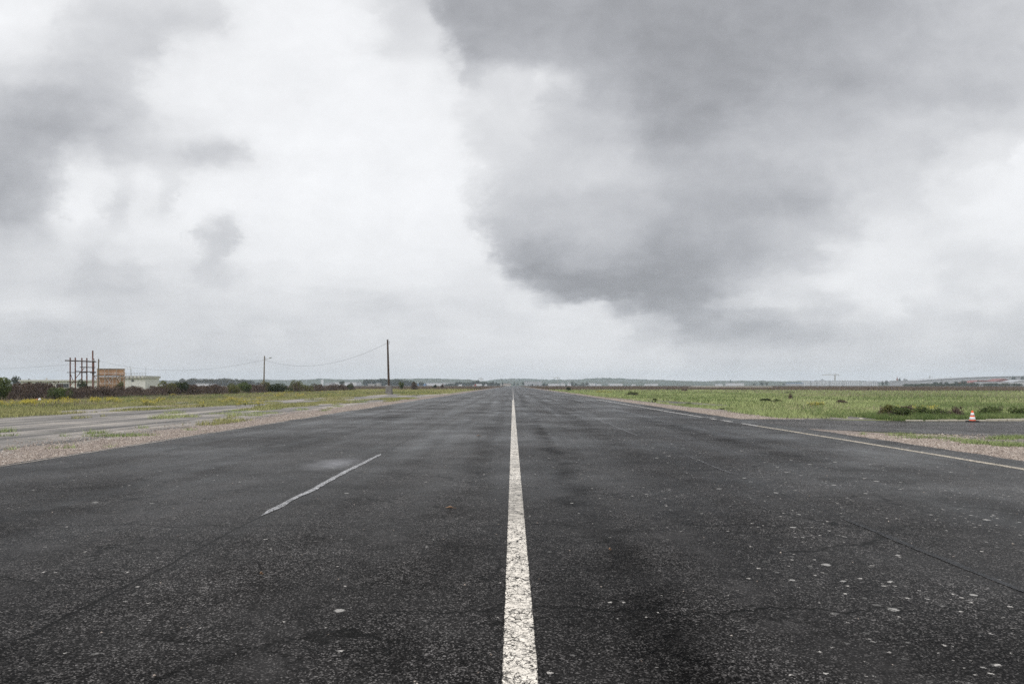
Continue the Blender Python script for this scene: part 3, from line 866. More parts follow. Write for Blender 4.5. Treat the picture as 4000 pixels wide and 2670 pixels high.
hedge = [
    # px, halfw, top, off, mat, bare, n, label
    (2, 58, 1446, 0.5, 'lf_green', 0.0, 5200, 'tall leafy green bush at the frame edge, taller than every thicket beside it'),
    (92, 62, 1492, -0.5, 'lf_brown', 0.75, 4200, 'bare brown thicket directly beside the tall leafy green bush'),
    (165, 58, 1489, -1.0, 'lf_brown', 0.7, 4200, 'bare greyish brown thicket below the flat roof with the chimney'),
    (222, 30, 1512, 2.2, 'lf_green', 0.1, 1500, 'low green shrub pressed against the brown thicket under the long glazed window'),
    (248, 58, 1510, 0.0, 'lf_brown', 0.85, 3600, 'low bare brown thicket below the long glazed window'),
    (325, 62, 1508, -0.3, 'lf_brown', 0.85, 3600, 'low bare brown thicket in front of the red timber frame'),
    (418, 68, 1505, -0.4, 'lf_brown', 0.75, 3800, 'dark purple brown thicket in front of the reed covered scaffold'),
    (520, 66, 1507, -0.6, 'lf_brown', 0.75, 3600, 'dark brown thicket in front of the white block with roof railing'),
    (600, 50, 1507, -0.4, 'lf_brown', 0.7, 2800, 'brown thicket where the white block ends and the far fields show above'),
    (662, 34, 1486, 0.2, 'lf_olive', 0.35, 2400, 'scraggly olive bush with tall bare shoots poking over the thickets'),
    (704, 30, 1490, 0.3, 'lf_dark', 0.1, 2200, 'dark green upright bush in front of the autumn wood'),
    (752, 32, 1501, 0.0, 'lf_brown', 0.4, 2000, 'mixed brown and green bush below the small white far hall'),
    (806, 34, 1503, -0.2, 'lf_brown', 0.7, 2000, 'reddish brown bare bush below the end of the small white far hall'),
    (852, 34, 1500, 0.0, 'lf_brown', 0.7, 2000, 'greyish brown bare bush below the middle of the autumn wood'),
    (906, 34, 1497, 0.3, 'lf_olive', 0.15, 2000, 'yellowish olive round bush among the brown thickets'),
    (953, 26, 1490, 0.2, 'lf_green', 0.1, 2000, 'bright green upright bush below the end of the autumn wood'),
    (996, 38, 1500, -0.3, 'lf_brown', 0.8, 2000, 'grey brown bare thicket directly beside the lamp pole'),
    (1036, 26, 1487, -2.5, 'lf_olive', 0.4, 1600, 'sparse yellow green bush around the foot of the lamp pole'),
    (1094, 54, 1497, 0.8, 'lf_dark', 0.0, 3600, 'broad rounded dark green bush standing past the lamp pole'),
    (1156, 22, 1483, -0.5, 'lf_olive', 0.2, 1700, 'pale green bush of upright branches behind the broad dark one'),
    (1196, 36, 1503, 0.2, 'lf_olive', 0.3, 1500, 'low olive bush past the pale upright one'),
    (1246, 32, 1497, 0.0, 'lf_brown', 0.4, 1500, 'brown rounded bush in front of the far white sign block'),
    (1292, 30, 1497, 0.0, 'lf_brown', 0.55, 1400, 'brown bush in front of the near end of the long white hall'),
    (1332, 26, 1500, 0.0, 'lf_brown', 0.4, 1200, 'low brown bush before the round topped tree at the white hall'),
    (1370, 16, 1494, 0.0, 'lf_dark', 0.2, 1200, 'dark round bush at the very end of the thicket row'),
]
for px, hw, top, off, mt, bare, nn, lab in hedge:
    z = zx(px, off)
    bush('bush', lab, 'bush', px, hw, top - 0.5, z, M[mt], 0.055 + 0.0004 * z, int(nn * 1.25), bare * 0.8, 'bushes in the overgrown row left of the apron', depth=1.6 + 0.008 * z)
bush('bush', 'dark green bush growing inside the red timber frame', 'bush', 328, 25, 1479, 150, M['lf_dark'], 0.12, 1800, 0.0, depth=1.3)
bush('bush', 'yellow green bush against the reed covered scaffold', 'bush', 468, 20, 1487, 150, M['lf_olive'], 0.11, 1300, 0.1, depth=1.2)
bush('bush', 'round green bush standing alone just past the tall bare pole', 'bush', 1569, 15, 1490, 230, M['lf_green'], 0.13, 1300, 0.05)
bush('bush', 'round brown bush standing alone, second bush past the tall bare pole', 'bush', 1618, 14, 1490, 230, M['lf_brown'], 0.13, 1300, 0.35)
bush('bush', 'small dark bush before the blue ended white hall', 'bush', 1698, 9, 1500, 330, M['lf_dark'], 0.16, 600, 0.1)
bush('bush', 'small dark brown bush nearest the runway, before the blue ended white hall', 'bush', 1728, 8, 1497, 340, M['lf_brown'], 0.16, 600, 0.1)

# shrubs along the taxiway kerb and in the meadow
rs = [(3466, 40, 1580, 34.0, 'lf_olive', 0.3, 1900, 'olive bush with brown top behind the dark gap in the kerb'),
      (3508, 52, 1588, 33.0, 'lf_green', 0.05, 2600, 'dark green bush overhanging the start of the kerb'),
      (3550, 26, 1582, 34.5, 'lf_brown', 0.5, 700, 'reddish brown dry shrub between two green ones behind the kerb'),
      (3604, 50, 1586, 33.6, 'lf_green', 0.05, 1600, 'green bush topped with yellow flowers behind the kerb'),
      (3682, 58, 1594, 33.4, 'lf_green', 0.2, 1600, 'wide low green bush behind the middle kerb stones'),
      (3735, 30, 1587, 34.4, 'lf_brown', 0.45, 800, 'brown green bush standing directly behind the kerb beside the traffic cone'),
      (3878, 56, 1587, 35.2, 'lf_green', 0.05, 1400, 'dark green bush behind the traffic cone on the meadow side'),
      (3984, 44, 1588, 35.6, 'lf_green', 0.05, 1200, 'dark green bush at the frame edge beyond the last kerb stone'),
      (2990, 26, 1555, 62.0, 'lf_dark', 0.05, 1100, 'low dark green bush in the meadow beside a tall brown dock'),
      (3035, 28, 1558, 61.0, 'lf_green', 0.1, 900, 'low green bush with brown tips next to the dark meadow bush'),
      (3185, 34, 1572, 52.0, 'lf_green', 0.1, 1000, 'low meadow bush with a yellow flowering top'),
      (3290, 26, 1560, 58.0, 'lf_brown', 0.5, 800, 'pale brown dry shrub in the meadow'),
      (3088, 8, 1537, 80.0, 'lf_brown', 0.6, 300, 'tall thin brown dock standing in the meadow'),
      (3085, 22, 1531, 140.0, 'lf_dark', 0.1, 500, 'small far dark shrub on the meadow before the brown heath'),
      (2560, 10, 1556, 70.0, 'lf_green', 0.0, 400, 'small green clump at the edge of the old tarmac'),
      (2690, 13, 1574, 57.0, 'lf_dark', 0.0, 500, 'dark green tuft on the broken tarmac beside the gravel'),
      (2470, 26, 1529, 110.0, 'lf_green', 0.25, 900, 'low dark green bush past the yellow flowering weeds near the runway'),
      (2220, 12, 1512, 200.0, 'lf_dark', 0.1, 500, 'small dark bush near the runway edge before the far houses'),
      (2674, 14, 1519, 190.0, 'lf_brown', 0.5, 400, 'small dark brown clump in the meadow below the pale track'),
      (2840, 30, 1592, 46.5, 'lf_green', 0.0, 900, 'low mound of green weeds beside the gravel near the taxiway mouth')]
for px, hw, top, z, mt, bare, nn, lab in rs:
    bush('bush', lab, 'bush', px, hw, top, z, M[mt], 0.03 + 0.0006 * z, nn, bare, depth=max(0.35, hw / F * z * 0.8), lobes=11)

# far trees: five crowns shared between them
def tree_meshes(n, mat, kind):
    if kind == 'round':
        P, t = crown_points(n, 0.46, 0.46, 0.18, 1.0, 9, 0.55)
    elif kind == 'tall':
        P, t = crown_points(n, 0.30, 0.30, 0.12, 1.0, 9, 0.55)
    else:
        zz = 0.1 + 0.9 * rng.random(n)
        a = rng.uniform(0, 6.28, n)
        r = 0.26 * (1.02 - zz) * (0.5 + 0.6 * rng.random(n))
        P, t = np.stack([r * np.cos(a), r * np.sin(a), zz], 1), rng.random(n)
    me = np_mesh('crown', leaf_quads(P, 0.05), 4, np.clip(0.5 * rng.random(n) + 0.5 * t, 0, 1))
    me.materials.append(mat)
    tr = MB().tube([(0, 0, -0.02), (0.01, 0, 0.3), (0, 0.01, 0.75)], [0.035, 0.025, 0.008], 6).tube([(0.0, 0, 0.3), (0.16, 0.05, 0.6)], [0.016, 0.005], 5).tube([(0.0, 0, 0.35), (-0.15, -0.04, 0.66)], [0.016, 0.005], 5)
    tm = bpy.data.meshes.new('trunk'); tm.from_pydata(tr.v, [], tr.f); tm.materials.append(M['bark'])
    return me, tm
TM = {'round': tree_meshes(620, M['lf_far'], 'round'), 'round2': tree_meshes(620, M['lf_far'], 'round'), 'tall': tree_meshes(520, M['lf_far'], 'tall'),
      'autumn': tree_meshes(620, M['lf_autumn'], 'round'), 'cone': tree_meshes(520, M['lf_far'], 'cone')}


def far_tree(px, halfw, top, z, kind, label):
    h = hh(top, z)
    w = halfw / F * z / (0.46 if kind not in ('tall', 'cone') else 0.30 if kind == 'tall' else 0.26)
    r = thing('tree', label, 'tree', (at(px, z), z, 0), random.uniform(0, 6))
    r.scale = (w, w, h)
    for nm, me in zip(('crown', 'trunk'), TM[kind]):
        link(nm, me, None, r)
    return r


for t in [
    (60, 22, 1468, 330, 'round', 'rounded grey green tree rising behind the tall leafy bush'),
    (120, 11, 1478, 420, 'round2', 'small tree top showing over the flat white roof'),
    (600, 16, 1484, 700, 'round', 'small tree just past the end of the white block'),
    (640, 14, 1487, 760, 'round2', 'small tree above the first far white shed'),
    (1335, 14, 1487, 700, 'round', 'round topped tree in front of the long white hall'),
    (1785, 13, 1491, 1250, 'round', 'dark tree at the end of the blue ended white hall'),
    (1803, 13, 1488, 1250, 'round2', 'dark tree above the white van parked before the woods'),
    (1847, 11, 1489, 1300, 'round', 'dark round tree between the white van and the red lorry'),
    (1867, 11, 1482, 1350, 'tall', 'tall dark tree directly behind the red lorry'),
    (1897, 9, 1490, 1300, 'round', 'dark tree behind the small white box van'),
    (1921, 10, 1487, 1300, 'round2', 'dark tree past the small white box van'),
    (1939, 7, 1491, 1400, 'round', 'small tree at the foot of the central wooded hill'),
    (1963, 6, 1492, 1500, 'round2', 'small tree straight above the far end of the runway, first of two'),
    (2008, 7, 1496, 1500, 'round', 'low tree directly over the end of the centre line'),
    (2022, 4, 1496, 1500, 'tall', 'narrow small tree just past the end of the centre line'),
    (2043, 7, 1491, 1400, 'round', 'dark tree against the near corner of the long grey hall'),
    (2080, 5, 1498, 1350, 'round2', 'small bush like tree before the middle of the long grey hall'),
    (2126, 9, 1494, 1350, 'round2', 'dark round tree beside the white mast'),
    (2138, 6, 1498, 1350, 'round', 'small dark tree beside the row of low white houses'),
    (2235, 7, 1487, 1400, 'tall', 'tall dark tree beside the gabled white house'),
    (2249, 6, 1494, 1400, 'round', 'small tree next to the tall one past the gabled house'),
    (2276, 9, 1493, 1400, 'autumn', 'reddish tree at the start of the white warehouses'),
    (2292, 8, 1492, 1400, 'autumn', 'second reddish tree, touching the first white warehouse'),
    (2854, 7, 1482, 2400, 'cone', 'lone tree standing proud of the wooded skyline'),
    (2946, 8, 1496, 1400, 'round', 'small tree past the long low white warehouse'),
    (2977, 11, 1489, 1400, 'round2', 'larger dark tree in the open field before the white flats'),
    (2996, 7, 1492, 1400, 'round', 'smaller dark tree touching the larger field tree'),
    (3060, 6, 1495, 1400, 'round', 'small dark tree just before the white flats'),
    (3210, 15, 1480, 1900, 'round2', 'broad tree crown rising behind the white flats'),
    (3462, 8, 1484, 1400, 'round', 'dark tree between the flats and the church'),
    (3448, 7, 1488, 1400, 'round2', 'lower dark tree beside the flats end'),
    (3513, 6, 1474, 1400, 'tall', 'narrow dark tree beside the red tipped steeple'),
    (3537, 8, 1476, 1400, 'autumn', 'round autumn tree alone on the skyline past the steeple'),
    (3655, 12, 1490, 900, 'round', 'low dark tree before the long curved roof, first in its clump'),
    (3675, 10, 1488, 900, 'round2', 'low dark tree before the long curved roof, middle of its clump'),
    (3696, 13, 1490, 900, 'round', 'low dark tree before the long curved roof, last in its clump'),
    (3742, 13, 1487, 900, 'round2', 'dark tree at the start of the clump hiding the red sheds'),
    (3766, 13, 1485, 900, 'round', 'dark tree in the clump at the near end of the red sheds'),
    (3826, 8, 1483, 900, 'round2', 'small dark tree standing alone before the red roof'),
    (3710, 14, 1472, 2000, 'round', 'tree crown peeping over the long curved roof'),
    (3845, 12, 1472, 2000, 'round2', 'tree crown peeping over the red sheds'),
    (3960, 16, 1468, 1500, 'round', 'large tree behind the grey sheds'),
    (3992, 14, 1467, 1500, 'round2', 'large tree behind the grey sheds at the frame edge'),
]:
    far_tree(*t)


# woods that read as one mass
def wood(name, px0, px1, tops, z, depth, mat, n, leaf):
    """many crowns grown together; tops = [(px, y)]"""
    V, T = [], []
    xs = np.array([p for p, _ in tops]); ys = np.array([q for _, q in tops])
    nt = int((px1 - px0) / F * z / 5.0) * 3
    for k in range(nt):
        px = random.uniform(px0, px1)
        zz = z + random.uniform(0, depth)
        h = hh(np.interp(px, xs, ys), z) * random.uniform(0.80, 1.03)
        r = random.uniform(3.5, 6.5)
        m = n // nt
        d = rng.normal(size=(m, 3)); d /= np.linalg.norm(d, axis=1)[:, None]
        q = 0.6 + 0.45 * rng.random(m)
        C = np.stack([at(px, z) + d[:, 0] * r * q, zz + d[:, 1] * r * q, h * 0.55 + d[:, 2] * h * 0.45 * q], 1)
        V.append(C); T.append(np.clip(rng.random() * 0.55 + 0.45 * rng.random(m), 0, 1))
    V = np.concatenate(V)
    o = link(name, np_mesh(name, leaf_quads(V, leaf), 4, np.concatenate(T)), mat)
    o['kind'] = 'stuff'
    return o


wood('wood', 688, 962, [(688, 1486), (702, 1475), (715, 1474), (735, 1478), (760, 1474), (800, 1478), (845, 1474), (880, 1477), (920, 1479), (950, 1484), (962, 1490)], 1150, 60, M['lf_autumn'], 26000, 0.8)
wood('wood', 1392, 1640, [(1392, 1482), (1406, 1477), (1440, 1480), (1485, 1477), (1510, 1481), (1537, 1477), (1570, 1483), (1610, 1487), (1640, 1490)], 1300, 60, M['lf_far'], 26000, 0.9)
wood('wood', 1740, 1945, [(1740, 1498), (1800, 1493), (1870, 1488), (1945, 1497)], 1420, 60, M['lf_far'], 12000, 0.9)
wood('wood', 2060, 2300, [(2060, 1499), (2150, 1499), (2300, 1500)], 1700, 60, M['lf_far'], 8000, 1.0)
wood('wood', 3560, 4000, [(3560, 1498), (3700, 1496), (3800, 1495), (4000, 1496)], 840, 30, M['lf_far'], 12000, 0.6)


# wooded hills
def hills(name, prof, z, depth, seed, amp):
    xs = np.array([p for p, _ in prof]); ys = np.array([q for _, q in prof])
    nx, ny = 900, 14
    px = np.linspace(xs[0], xs[-1], nx)
    top = HC + (VY - np.interp(px, xs, ys)) / F * z
    V = []
    for j in range(ny):
        t = j / (ny - 1)
        zz = z - 260 + (260 + depth) * t
        s = math.sin(min(1, t * (260 + depth) / 260 / 1.0) * math.pi / 2) if t * (260 + depth) < 260 else 1 - 0.6 * ((t * (260 + depth) - 260) / depth) ** 2
        X = (px - VX) / F * z
        bump = amp * (fnoise(X / 16, np.full(nx, zz / 16), seed, 3) - 0.45) + amp * 0.9 * (fnoise(X / 60, np.full(nx, zz / 60), seed + 3, 2) - 0.5)
        H = top * s + bump * min(1, s * 2)
        H = np.maximum(H, -0.5) if j else np.full(nx, -0.5)
        V.append(np.stack([X, np.full(nx, zz), H], 1))
    V = np.concatenate(V)
    f = [(j * nx + i, j * nx + i + 1, (j + 1) * nx + i + 1, (j + 1) * nx + i) for j in range(ny - 1) for i in range(nx - 1)]
    me = bpy.data.meshes.new(name); me.from_pydata(V.tolist(), [], f); me.update()
    o = link(name, me, M['hill']); o['kind'] = 'structure'
    return o


m, g = newmat('wooded_hill')
P = g.pos()
f1 = g.noise(P, 0.09, 4, 0.7)
f2 = g.noise(P, 0.012, 3)
c = g.mix(g.lin(f1, 0.3, 0.7), (0.018, 0.027, 0.013), (0.062, 0.072, 0.030))
c = g.mix(g.sm(f2, 0.52, 0.66, 0, 0.35), c, (0.085, 0.065, 0.030))
g.out(c, 0.95, 0.05, g.bump(f1, 0.8, 3.0))
M['hill'] = m
hills('hills', [(-600, 1484), (0, 1484), (300, 1486), (580, 1486), (680, 1487), (960, 1484), (980, 1482), (1060, 1483), (1200, 1483), (1240, 1480), (1390, 1483), (1600, 1480), (1640, 1478), (1720, 1478), (1800, 1481), (1840, 1484), (1880, 1489), (1920, 1492), (1960, 1492), (2140, 1490), (2400, 1490), (2700, 1490), (2860, 1488), (3150, 1489), (3500, 1488), (4000, 1484), (4600, 1482)], 3000, 300, 1, 7)
hills('hills', [(1850, 1496), (1920, 1485), (1960, 1481), (2010, 1478), (2060, 1480), (2130, 1482), (2200, 1483), (2255, 1482), (2300, 1478), (2335, 1476), (2390, 1478), (2480, 1481), (2590, 1484), (2640, 1487), (2720, 1489), (2800, 1490), (2900, 1492)], 3500, 300, 9, 8)


# ------------------------------------------------------------------ far buildings
def hall(name, label, cat, px0, px1, top, z, wall, roof=None, depth=40, gable=False, base=0.0, windows=0, rtop=None):
    x0, x1, h = at(px0, z), at(px1, z), hh(top, z)
    r = thing(name, label, cat, ((x0 + x1) / 2, z, base))
    w = (x1 - x0) / 2
    rt = min(1.2, 0.16 * h) if roof else 0.0
    if gable:
        e = h * 0.6
        MB().box(-w, w, 0, depth, -0.05, e).build('wall', M[wall], r)
        mb = MB().add([(-w - .3, -.3, e + .003), (w + .3, -.3, e + .003), (0, -.3, h), (-w - .3, depth + .3, e + .003), (w + .3, depth + .3, e + .003), (0, depth + .3, h)], [(0, 1, 2), (5, 4, 3), (0, 2, 5, 3), (1, 4, 5, 2), (0, 3, 4, 1)])
        mb.build('roof', M[roof], r)
    else:
        MB().box(-w, w, 0, depth, -0.05, h - rt).build('wall', M[wall], r)
        if roof: MB().box(-w - .3, w + .3, -.3, depth + .3, h - rt + .003, h).build('roof', M[roof], r)
    for k in range(windows):
        xx = -w + (k + 0.5) * 2 * w / windows
        ww = w / windows * 0.8
        MB().box(xx - ww / 2, xx + ww / 2, -0.06, 0.2, h * 0.12, (h - rt) * 0.86).build('window', M['farwin'], r)
    return r


for a in [
    ('shed', 'small far white shed above the brown thicket past the white block', 'shed', 627, 648, 1498, 900, 'white_clad', 'pale_roof', 20),
    ('hall', 'small white far hall with flat roof in front of the autumn wood', 'hall', 764, 815, 1496, 800, 'white_clad', 'grey_clad', 20),
    ('sign_block', 'square white sign block raised on the far skyline', 'sign', 1254, 1263, 1482, 1800, 'white_clad', None, 4),
    ('warehouse', 'long white hall between the thickets and the dark wood', 'warehouse', 1306, 1392, 1491, 1500, 'white_clad', 'pale_roof', 50),
    ('warehouse', 'pale grey shed adjoining the long white hall', 'warehouse', 1270, 1303, 1493, 1550, 'grey_clad', 'pale_roof', 40),
    ('barracks', 'low beige building before the dark wood, nearer the bare pole', 'building', 1470, 1484, 1495, 1200, 'beige_clad', 'pale_roof', 14, False, 0, 3),
    ('barracks', 'longer low beige building before the dark wood', 'building', 1437, 1463, 1498, 1200, 'beige_clad', 'grey_clad', 14, False, 0, 5),
    ('warehouse', 'long white hall with a pale roof left of the runway end', 'warehouse', 1662, 1780, 1494, 1600, 'white_clad', 'pale_roof', 60),
    ('warehouse', 'blue clad end building joined to the long white hall', 'warehouse', 1628, 1660, 1496, 1580, 'blue_clad', 'pale_roof', 40),
    ('hangar', 'long grey hall beside the white mast near the runway end', 'hangar', 2049, 2115, 1489, 1700, 'grey_clad', 'pale_roof', 60),
    ('house', 'white house with a pointed gable past the white mast', 'house', 2190, 2208, 1492, 1600, 'white_clad', 'pale_roof', 14, True),
    ('house', 'white house with a pointed gable beside the tall dark tree', 'house', 2217, 2232, 1493, 1600, 'white_clad', 'pale_roof', 14, True),
    ('house', 'low long white house just past the round tree at the mast', 'house', 2142, 2186, 1497, 1600, 'white_clad', 'pale_roof', 14),
    ('house', 'low white building straight over the runway end', 'house', 1955, 1996, 1497, 1800, 'beige_clad', 'red_roof', 14),
    ('warehouse', 'white warehouse touching the reddish trees', 'warehouse', 2296, 2325, 1495, 1800, 'white_clad', 'pale_roof', 50),
    ('warehouse', 'small low white warehouse after the first one', 'warehouse', 2330, 2348, 1498, 1800, 'white_clad', 'pale_roof', 40),
    ('warehouse', 'large bright white warehouse below the crest of the wooded hill', 'warehouse', 2390, 2432, 1497, 1700, 'white_clad', 'white_clad', 60),
    ('warehouse', 'tiny white shed below the long slope of the wooded hill', 'shed', 2471, 2483, 1499, 1800, 'white_clad', 'pale_roof', 20),
    ('warehouse', 'small white shed before a wider one under the hill end', 'shed', 2523, 2533, 1498, 1800, 'white_clad', 'pale_roof', 20),
    ('warehouse', 'wider white warehouse under the low end of the hill', 'warehouse', 2545, 2570, 1497, 1800, 'white_clad', 'pale_roof', 40),
    ('warehouse', 'long low white warehouse beyond the pale track in the heath', 'warehouse', 2858, 2907, 1494, 1700, 'white_clad', 'grey_clad', 50),
    ('warehouse', 'tiny white shed nearest the long low white warehouse', 'shed', 2806, 2823, 1498, 1800, 'white_clad', 'pale_roof', 30),
    ('warehouse', 'low blue and white depot before the first block of flats', 'warehouse', 3094, 3140, 1495, 1700, 'grey_clad', 'blue_clad', 40),
    ('apartment_block', 'first white block of flats on the plain', 'flats', 3144, 3165, 1486, 1800, 'white_clad', 'pale_roof', 20, False, 0, 4),
    ('apartment_block', 'second white block of flats, in front of the broad tree crown', 'flats', 3168, 3190, 1487, 1800, 'white_clad', 'pale_roof', 20, False, 0, 4),
    ('apartment_block', 'long white block of flats beneath the tower crane jib', 'flats', 3193, 3240, 1485, 1800, 'white_clad', 'pale_roof', 20, False, 0, 8),
    ('apartment_block', 'white block of flats at the foot of the tower crane', 'flats', 3244, 3290, 1486, 1800, 'white_clad', 'pale_roof', 20, False, 0, 7),
    ('apartment_block', 'wide white block of flats past the tower crane', 'flats', 3296, 3362, 1486, 1800, 'white_clad', 'pale_roof', 20, False, 0, 9),
    ('apartment_block', 'last white block of flats before the dark trees', 'flats', 3380, 3430, 1488, 1800, 'white_clad', 'pale_roof', 20, False, 0, 7),
    ('warehouse', 'grey hall at the foot of the long curved roof, by the steeple', 'warehouse', 3520, 3592, 1486, 1300, 'grey_clad', 'pale_roof', 40),
    ('shed', 'low red roofed shed behind the clump of dark trees', 'shed', 3782, 3900, 1484, 950, 'beige_clad', 'red_roof', 25, True),
    ('shed', 'higher red roofed shed rising towards the frame edge', 'shed', 3880, 3968, 1478, 1050, 'beige_clad', 'red_roof', 25, True),
    ('shed', 'grey roofed shed with white wall at the frame edge', 'shed', 3945, 4060, 1482, 900, 'white_clad', 'grey_clad', 25, True),
    ('shed', 'low grey roofed shed with white wall below the red roofs', 'shed', 3845, 3942, 1490, 880, 'white_clad', 'grey_clad', 20),
]:
    hall(*a)

# long hall with a low curved roof
r = thing('exhibition_hall', 'very long hall with a low curved pale metal roof', 'hall', (at(3790, 1500), 1500, 0))
w = (at(4080, 1500) - at(3500, 1500)) / 2
nb = 40
mb = MB()
pr = [(-w + 2 * w * k / nb, hh(1491, 1500) + (hh(1468, 1500) - hh(1491, 1500)) * (math.sin(math.pi / 2 * min(1, k / nb * 1.15)))) for k in range(nb + 1)]
vs = [(x, y, z) for y in (-1, 120) for x, z in pr] + [(x, y, z - 1.0) for y in (-1, 120) for x, z in pr]
q = nb + 1
fs = [(k, k + 1, q + k + 1, q + k) for k in range(nb)] + [(2 * q + k, 3 * q + k, 3 * q + k + 1, 2 * q + k + 1) for k in range(nb)] + [(k, 2 * q + k, 2 * q + k + 1, k + 1) for k in range(nb)]
mb.add(vs, fs).build('roof', M['pale_roof'], r)
vs = [(x, 0, -0.1) for x, z in pr] + [(x, 0, z - 1.0) for x, z in pr]
MB().add(vs, [(k, k + 1, q + k + 1, q + k) for k in range(nb)]).build('wall', M['grey_clad'], r)

# church, masts, cranes
r = thing('church', 'small church with a red tipped steeple on the skyline', 'church', (at(3507, 1500), 1500, 0))
MB().box(-1.6, 1.6, 0, 4, -0.1, hh(1484, 1500)).build('tower', M['beige_clad'], r)
MB().lathe([(2.0, hh(1484, 1500)), (0.1, hh(1469, 1500))], 8, (0, 2)).build('spire', M['red_roof'], r)
MB().box(1.63, 14, 0, 8, -0.1, hh(1492, 1500)).build('nave', M['beige_clad'], r)

def mast(label, px, top, z, rad):
    r = thing('mast', label, 'mast', (at(px, z), z, 0))
    h = hh(top, z)
    MB().tube([(0, 0, -0.1), (0, 0, h)], [rad, rad * 0.7], 8).build('pole', M['white_clad'], r)
    MB().box(-rad * 2.2, rad * 2.2, -rad * 2.2, rad * 2.2, h + .002, h + 0.5).build('mast_head', M['grey_clad'], r)
mast('thick white mast beside the end of the long grey hall', 2117, 1474, 1650, 0.42)
mast('thin white mast standing over the middle of the long grey hall', 2074, 1476, 1690, 0.22)
mast('thin mast above the last block of flats', 3396, 1470, 1790, 0.22)
mast('thin mast above the dark wood by the bare pole', 1452, 1472, 1290, 0.16)

def crane(label, px, top, z, jl, jr, s=1.0):
    r = thing('tower_crane', label, 'crane', (at(px, z), z, 0))
    h = hh(top, z)
    t = 1.1 * s
    mb = MB()
    for i in (-1, 1):
        for j in (-1, 1):
            mb.bar((i * t, j * t, -0.1), (i * t, j * t, h), 0.45 * s)
    k, zz = 0, 0.0
    while zz < h - 3:
        a = 1 if k % 2 else -1
        mb.bar((-t * a, -t, zz), (t * a, -t, zz + 3), 0.28 * s); mb.bar((-t, -t * a, zz), (-t, t * a, zz + 3), 0.28 * s)
        zz += 3; k += 1
    mb.build('tower', M['crane'], r)
    L, R_ = at(px + jl, z) - at(px, z), at(px + jr, z) - at(px, z)
    jb = MB()
    jb.bar((L, -.6, h + .5), (R_, -.6, h + .5), 0.4 * s); jb.bar((L, .6, h + .5), (R_, .6, h + .5), 0.4 * s); jb.bar((L, 0, h + 1.9), (R_, 0, h + 1.9), 0.4 * s)
    x, k = L, 0
    while x < R_ - 2.5:
        jb.bar((x, -.6, h + .5), (x + 1.25, 0, h + 1.9), 0.22 * s); jb.bar((x + 1.25, 0, h + 1.9), (x + 2.5, -.6, h + .5), 0.22 * s)
        x += 2.5
    jb.build('jib', M['crane'], r)
    ap = MB().bar((0, 0, h + 1.9), (0, 0, h + 5.5), 0.7 * s).bar((0, 0, h + 5.4), (L * 0.7, 0, h + 2.1), 0.2).bar((0, 0, h + 5.4), (R_ * 0.8, 0, h + 2.1), 0.2)
    ap.build('apex', M['crane'], r)
    e = R_ if abs(R_) < abs(L) else L
    MB().box(e - 1.4, e + 1.4, -1, 1, h - 1.6, h + .2).build('counterweight', M['grey_clad'], r)
    MB().box(.7, 2.3, -1, 1, h - 2.4, h + .2).build('cab', M['white_clad'], r)
crane('tall tower crane standing over the white flats', 3262, 1465, 1850, -52, 16, 1.15)
crane('distant tower crane over the low white houses past the mast', 2178, 1476, 2200, -18, 8, 1.0)
crane('small distant tower crane above the long curved roof', 3632, 1472, 2300, -3, 12, 1.0)
crane('distant tower crane above the red lorry and its tree', 1879, 1480, 1900, -12, 8, 0.9)

# vehicles far away by the runway end
def van(label, px, base_py, z, L, H, body, cab=None, cat='van', name='van'):
    r = thing(name, label, cat, (at(px, z), z, 0))
    W = 2.2
    b = MB()
    if cab:
        MB().box(-L / 2 + 2.5, L / 2, 0, W, 0.9, H).build('trailer', M[body], r, bevel=.06)
        b.add([(-L / 2, 0, .6), (-L / 2 + 2.4, 0, .6), (-L / 2 + 2.4, 0, H * .9), (-L / 2 + .5, 0, H * .9), (-L / 2, 0, H * .5), (-L / 2, W, .6), (-L / 2 + 2.4, W, .6), (-L / 2 + 2.4, W, H * .9), (-L / 2 + .5, W, H * .9), (-L / 2, W, H * .5)],
              [(0, 1, 2, 3, 4), (9, 8, 7, 6, 5), (0, 5, 6, 1), (1, 6, 7, 2), (2, 7, 8, 3), (3, 8, 9, 4), (4, 9, 5, 0)])
        b.build('cab', M[cab], r)
    else:
        b.add([(-L / 2, 0, .4), (L / 2, 0, .4), (L / 2, 0, H), (-L / 2 + 1.3, 0, H), (-L / 2 + .5, 0, H * .55), (-L / 2, 0, H * .5), (-L / 2, W, .4), (L / 2, W, .4), (L / 2, W, H), (-L / 2 + 1.3, W, H), (-L / 2 + .5, W, H * .55), (-L / 2, W, H * .5)],
              [(0, 1, 2, 3, 4, 5), (11, 10, 9, 8, 7, 6), (0, 6, 7, 1), (1, 7, 8, 2), (2, 8, 9, 3), (3, 9, 10, 4), (4, 10, 11, 5), (5, 11, 6, 0)])
        b.build('body', M[body], r)
        MB().box(-L / 2 + .75, -L / 2 + 1.7, -.02, .1, H * .58, H * .85).build('window', M['darkwin'], r)
    for xx in (-L / 2 + .9, L / 2 - 1.1):
        for y0 in (0.12, W - .12):
            MB().tube([(xx, y0 - .13, .42), (xx, y0 + .13, .42)], .42, 12).build('wheel', M['rubber'], r)
    return r
van('white van parked left of the runway end before the dark woods', 1797, 0, 1150, 7.0, 3.4, 'white_clad')
van('red and white lorry parked before the tall dark tree', 1868, 0, 1150, 12.0, 4.0, 'white_clad', 'truckred', 'lorry', 'lorry')
van('small white box van nearest the runway end', 1897, 0, 1100, 4.2, 3.6, 'white_clad')
van('tiny white car like van between the van and the lorry', 1848, 0, 1150, 4.0, 2.0, 'white_clad')
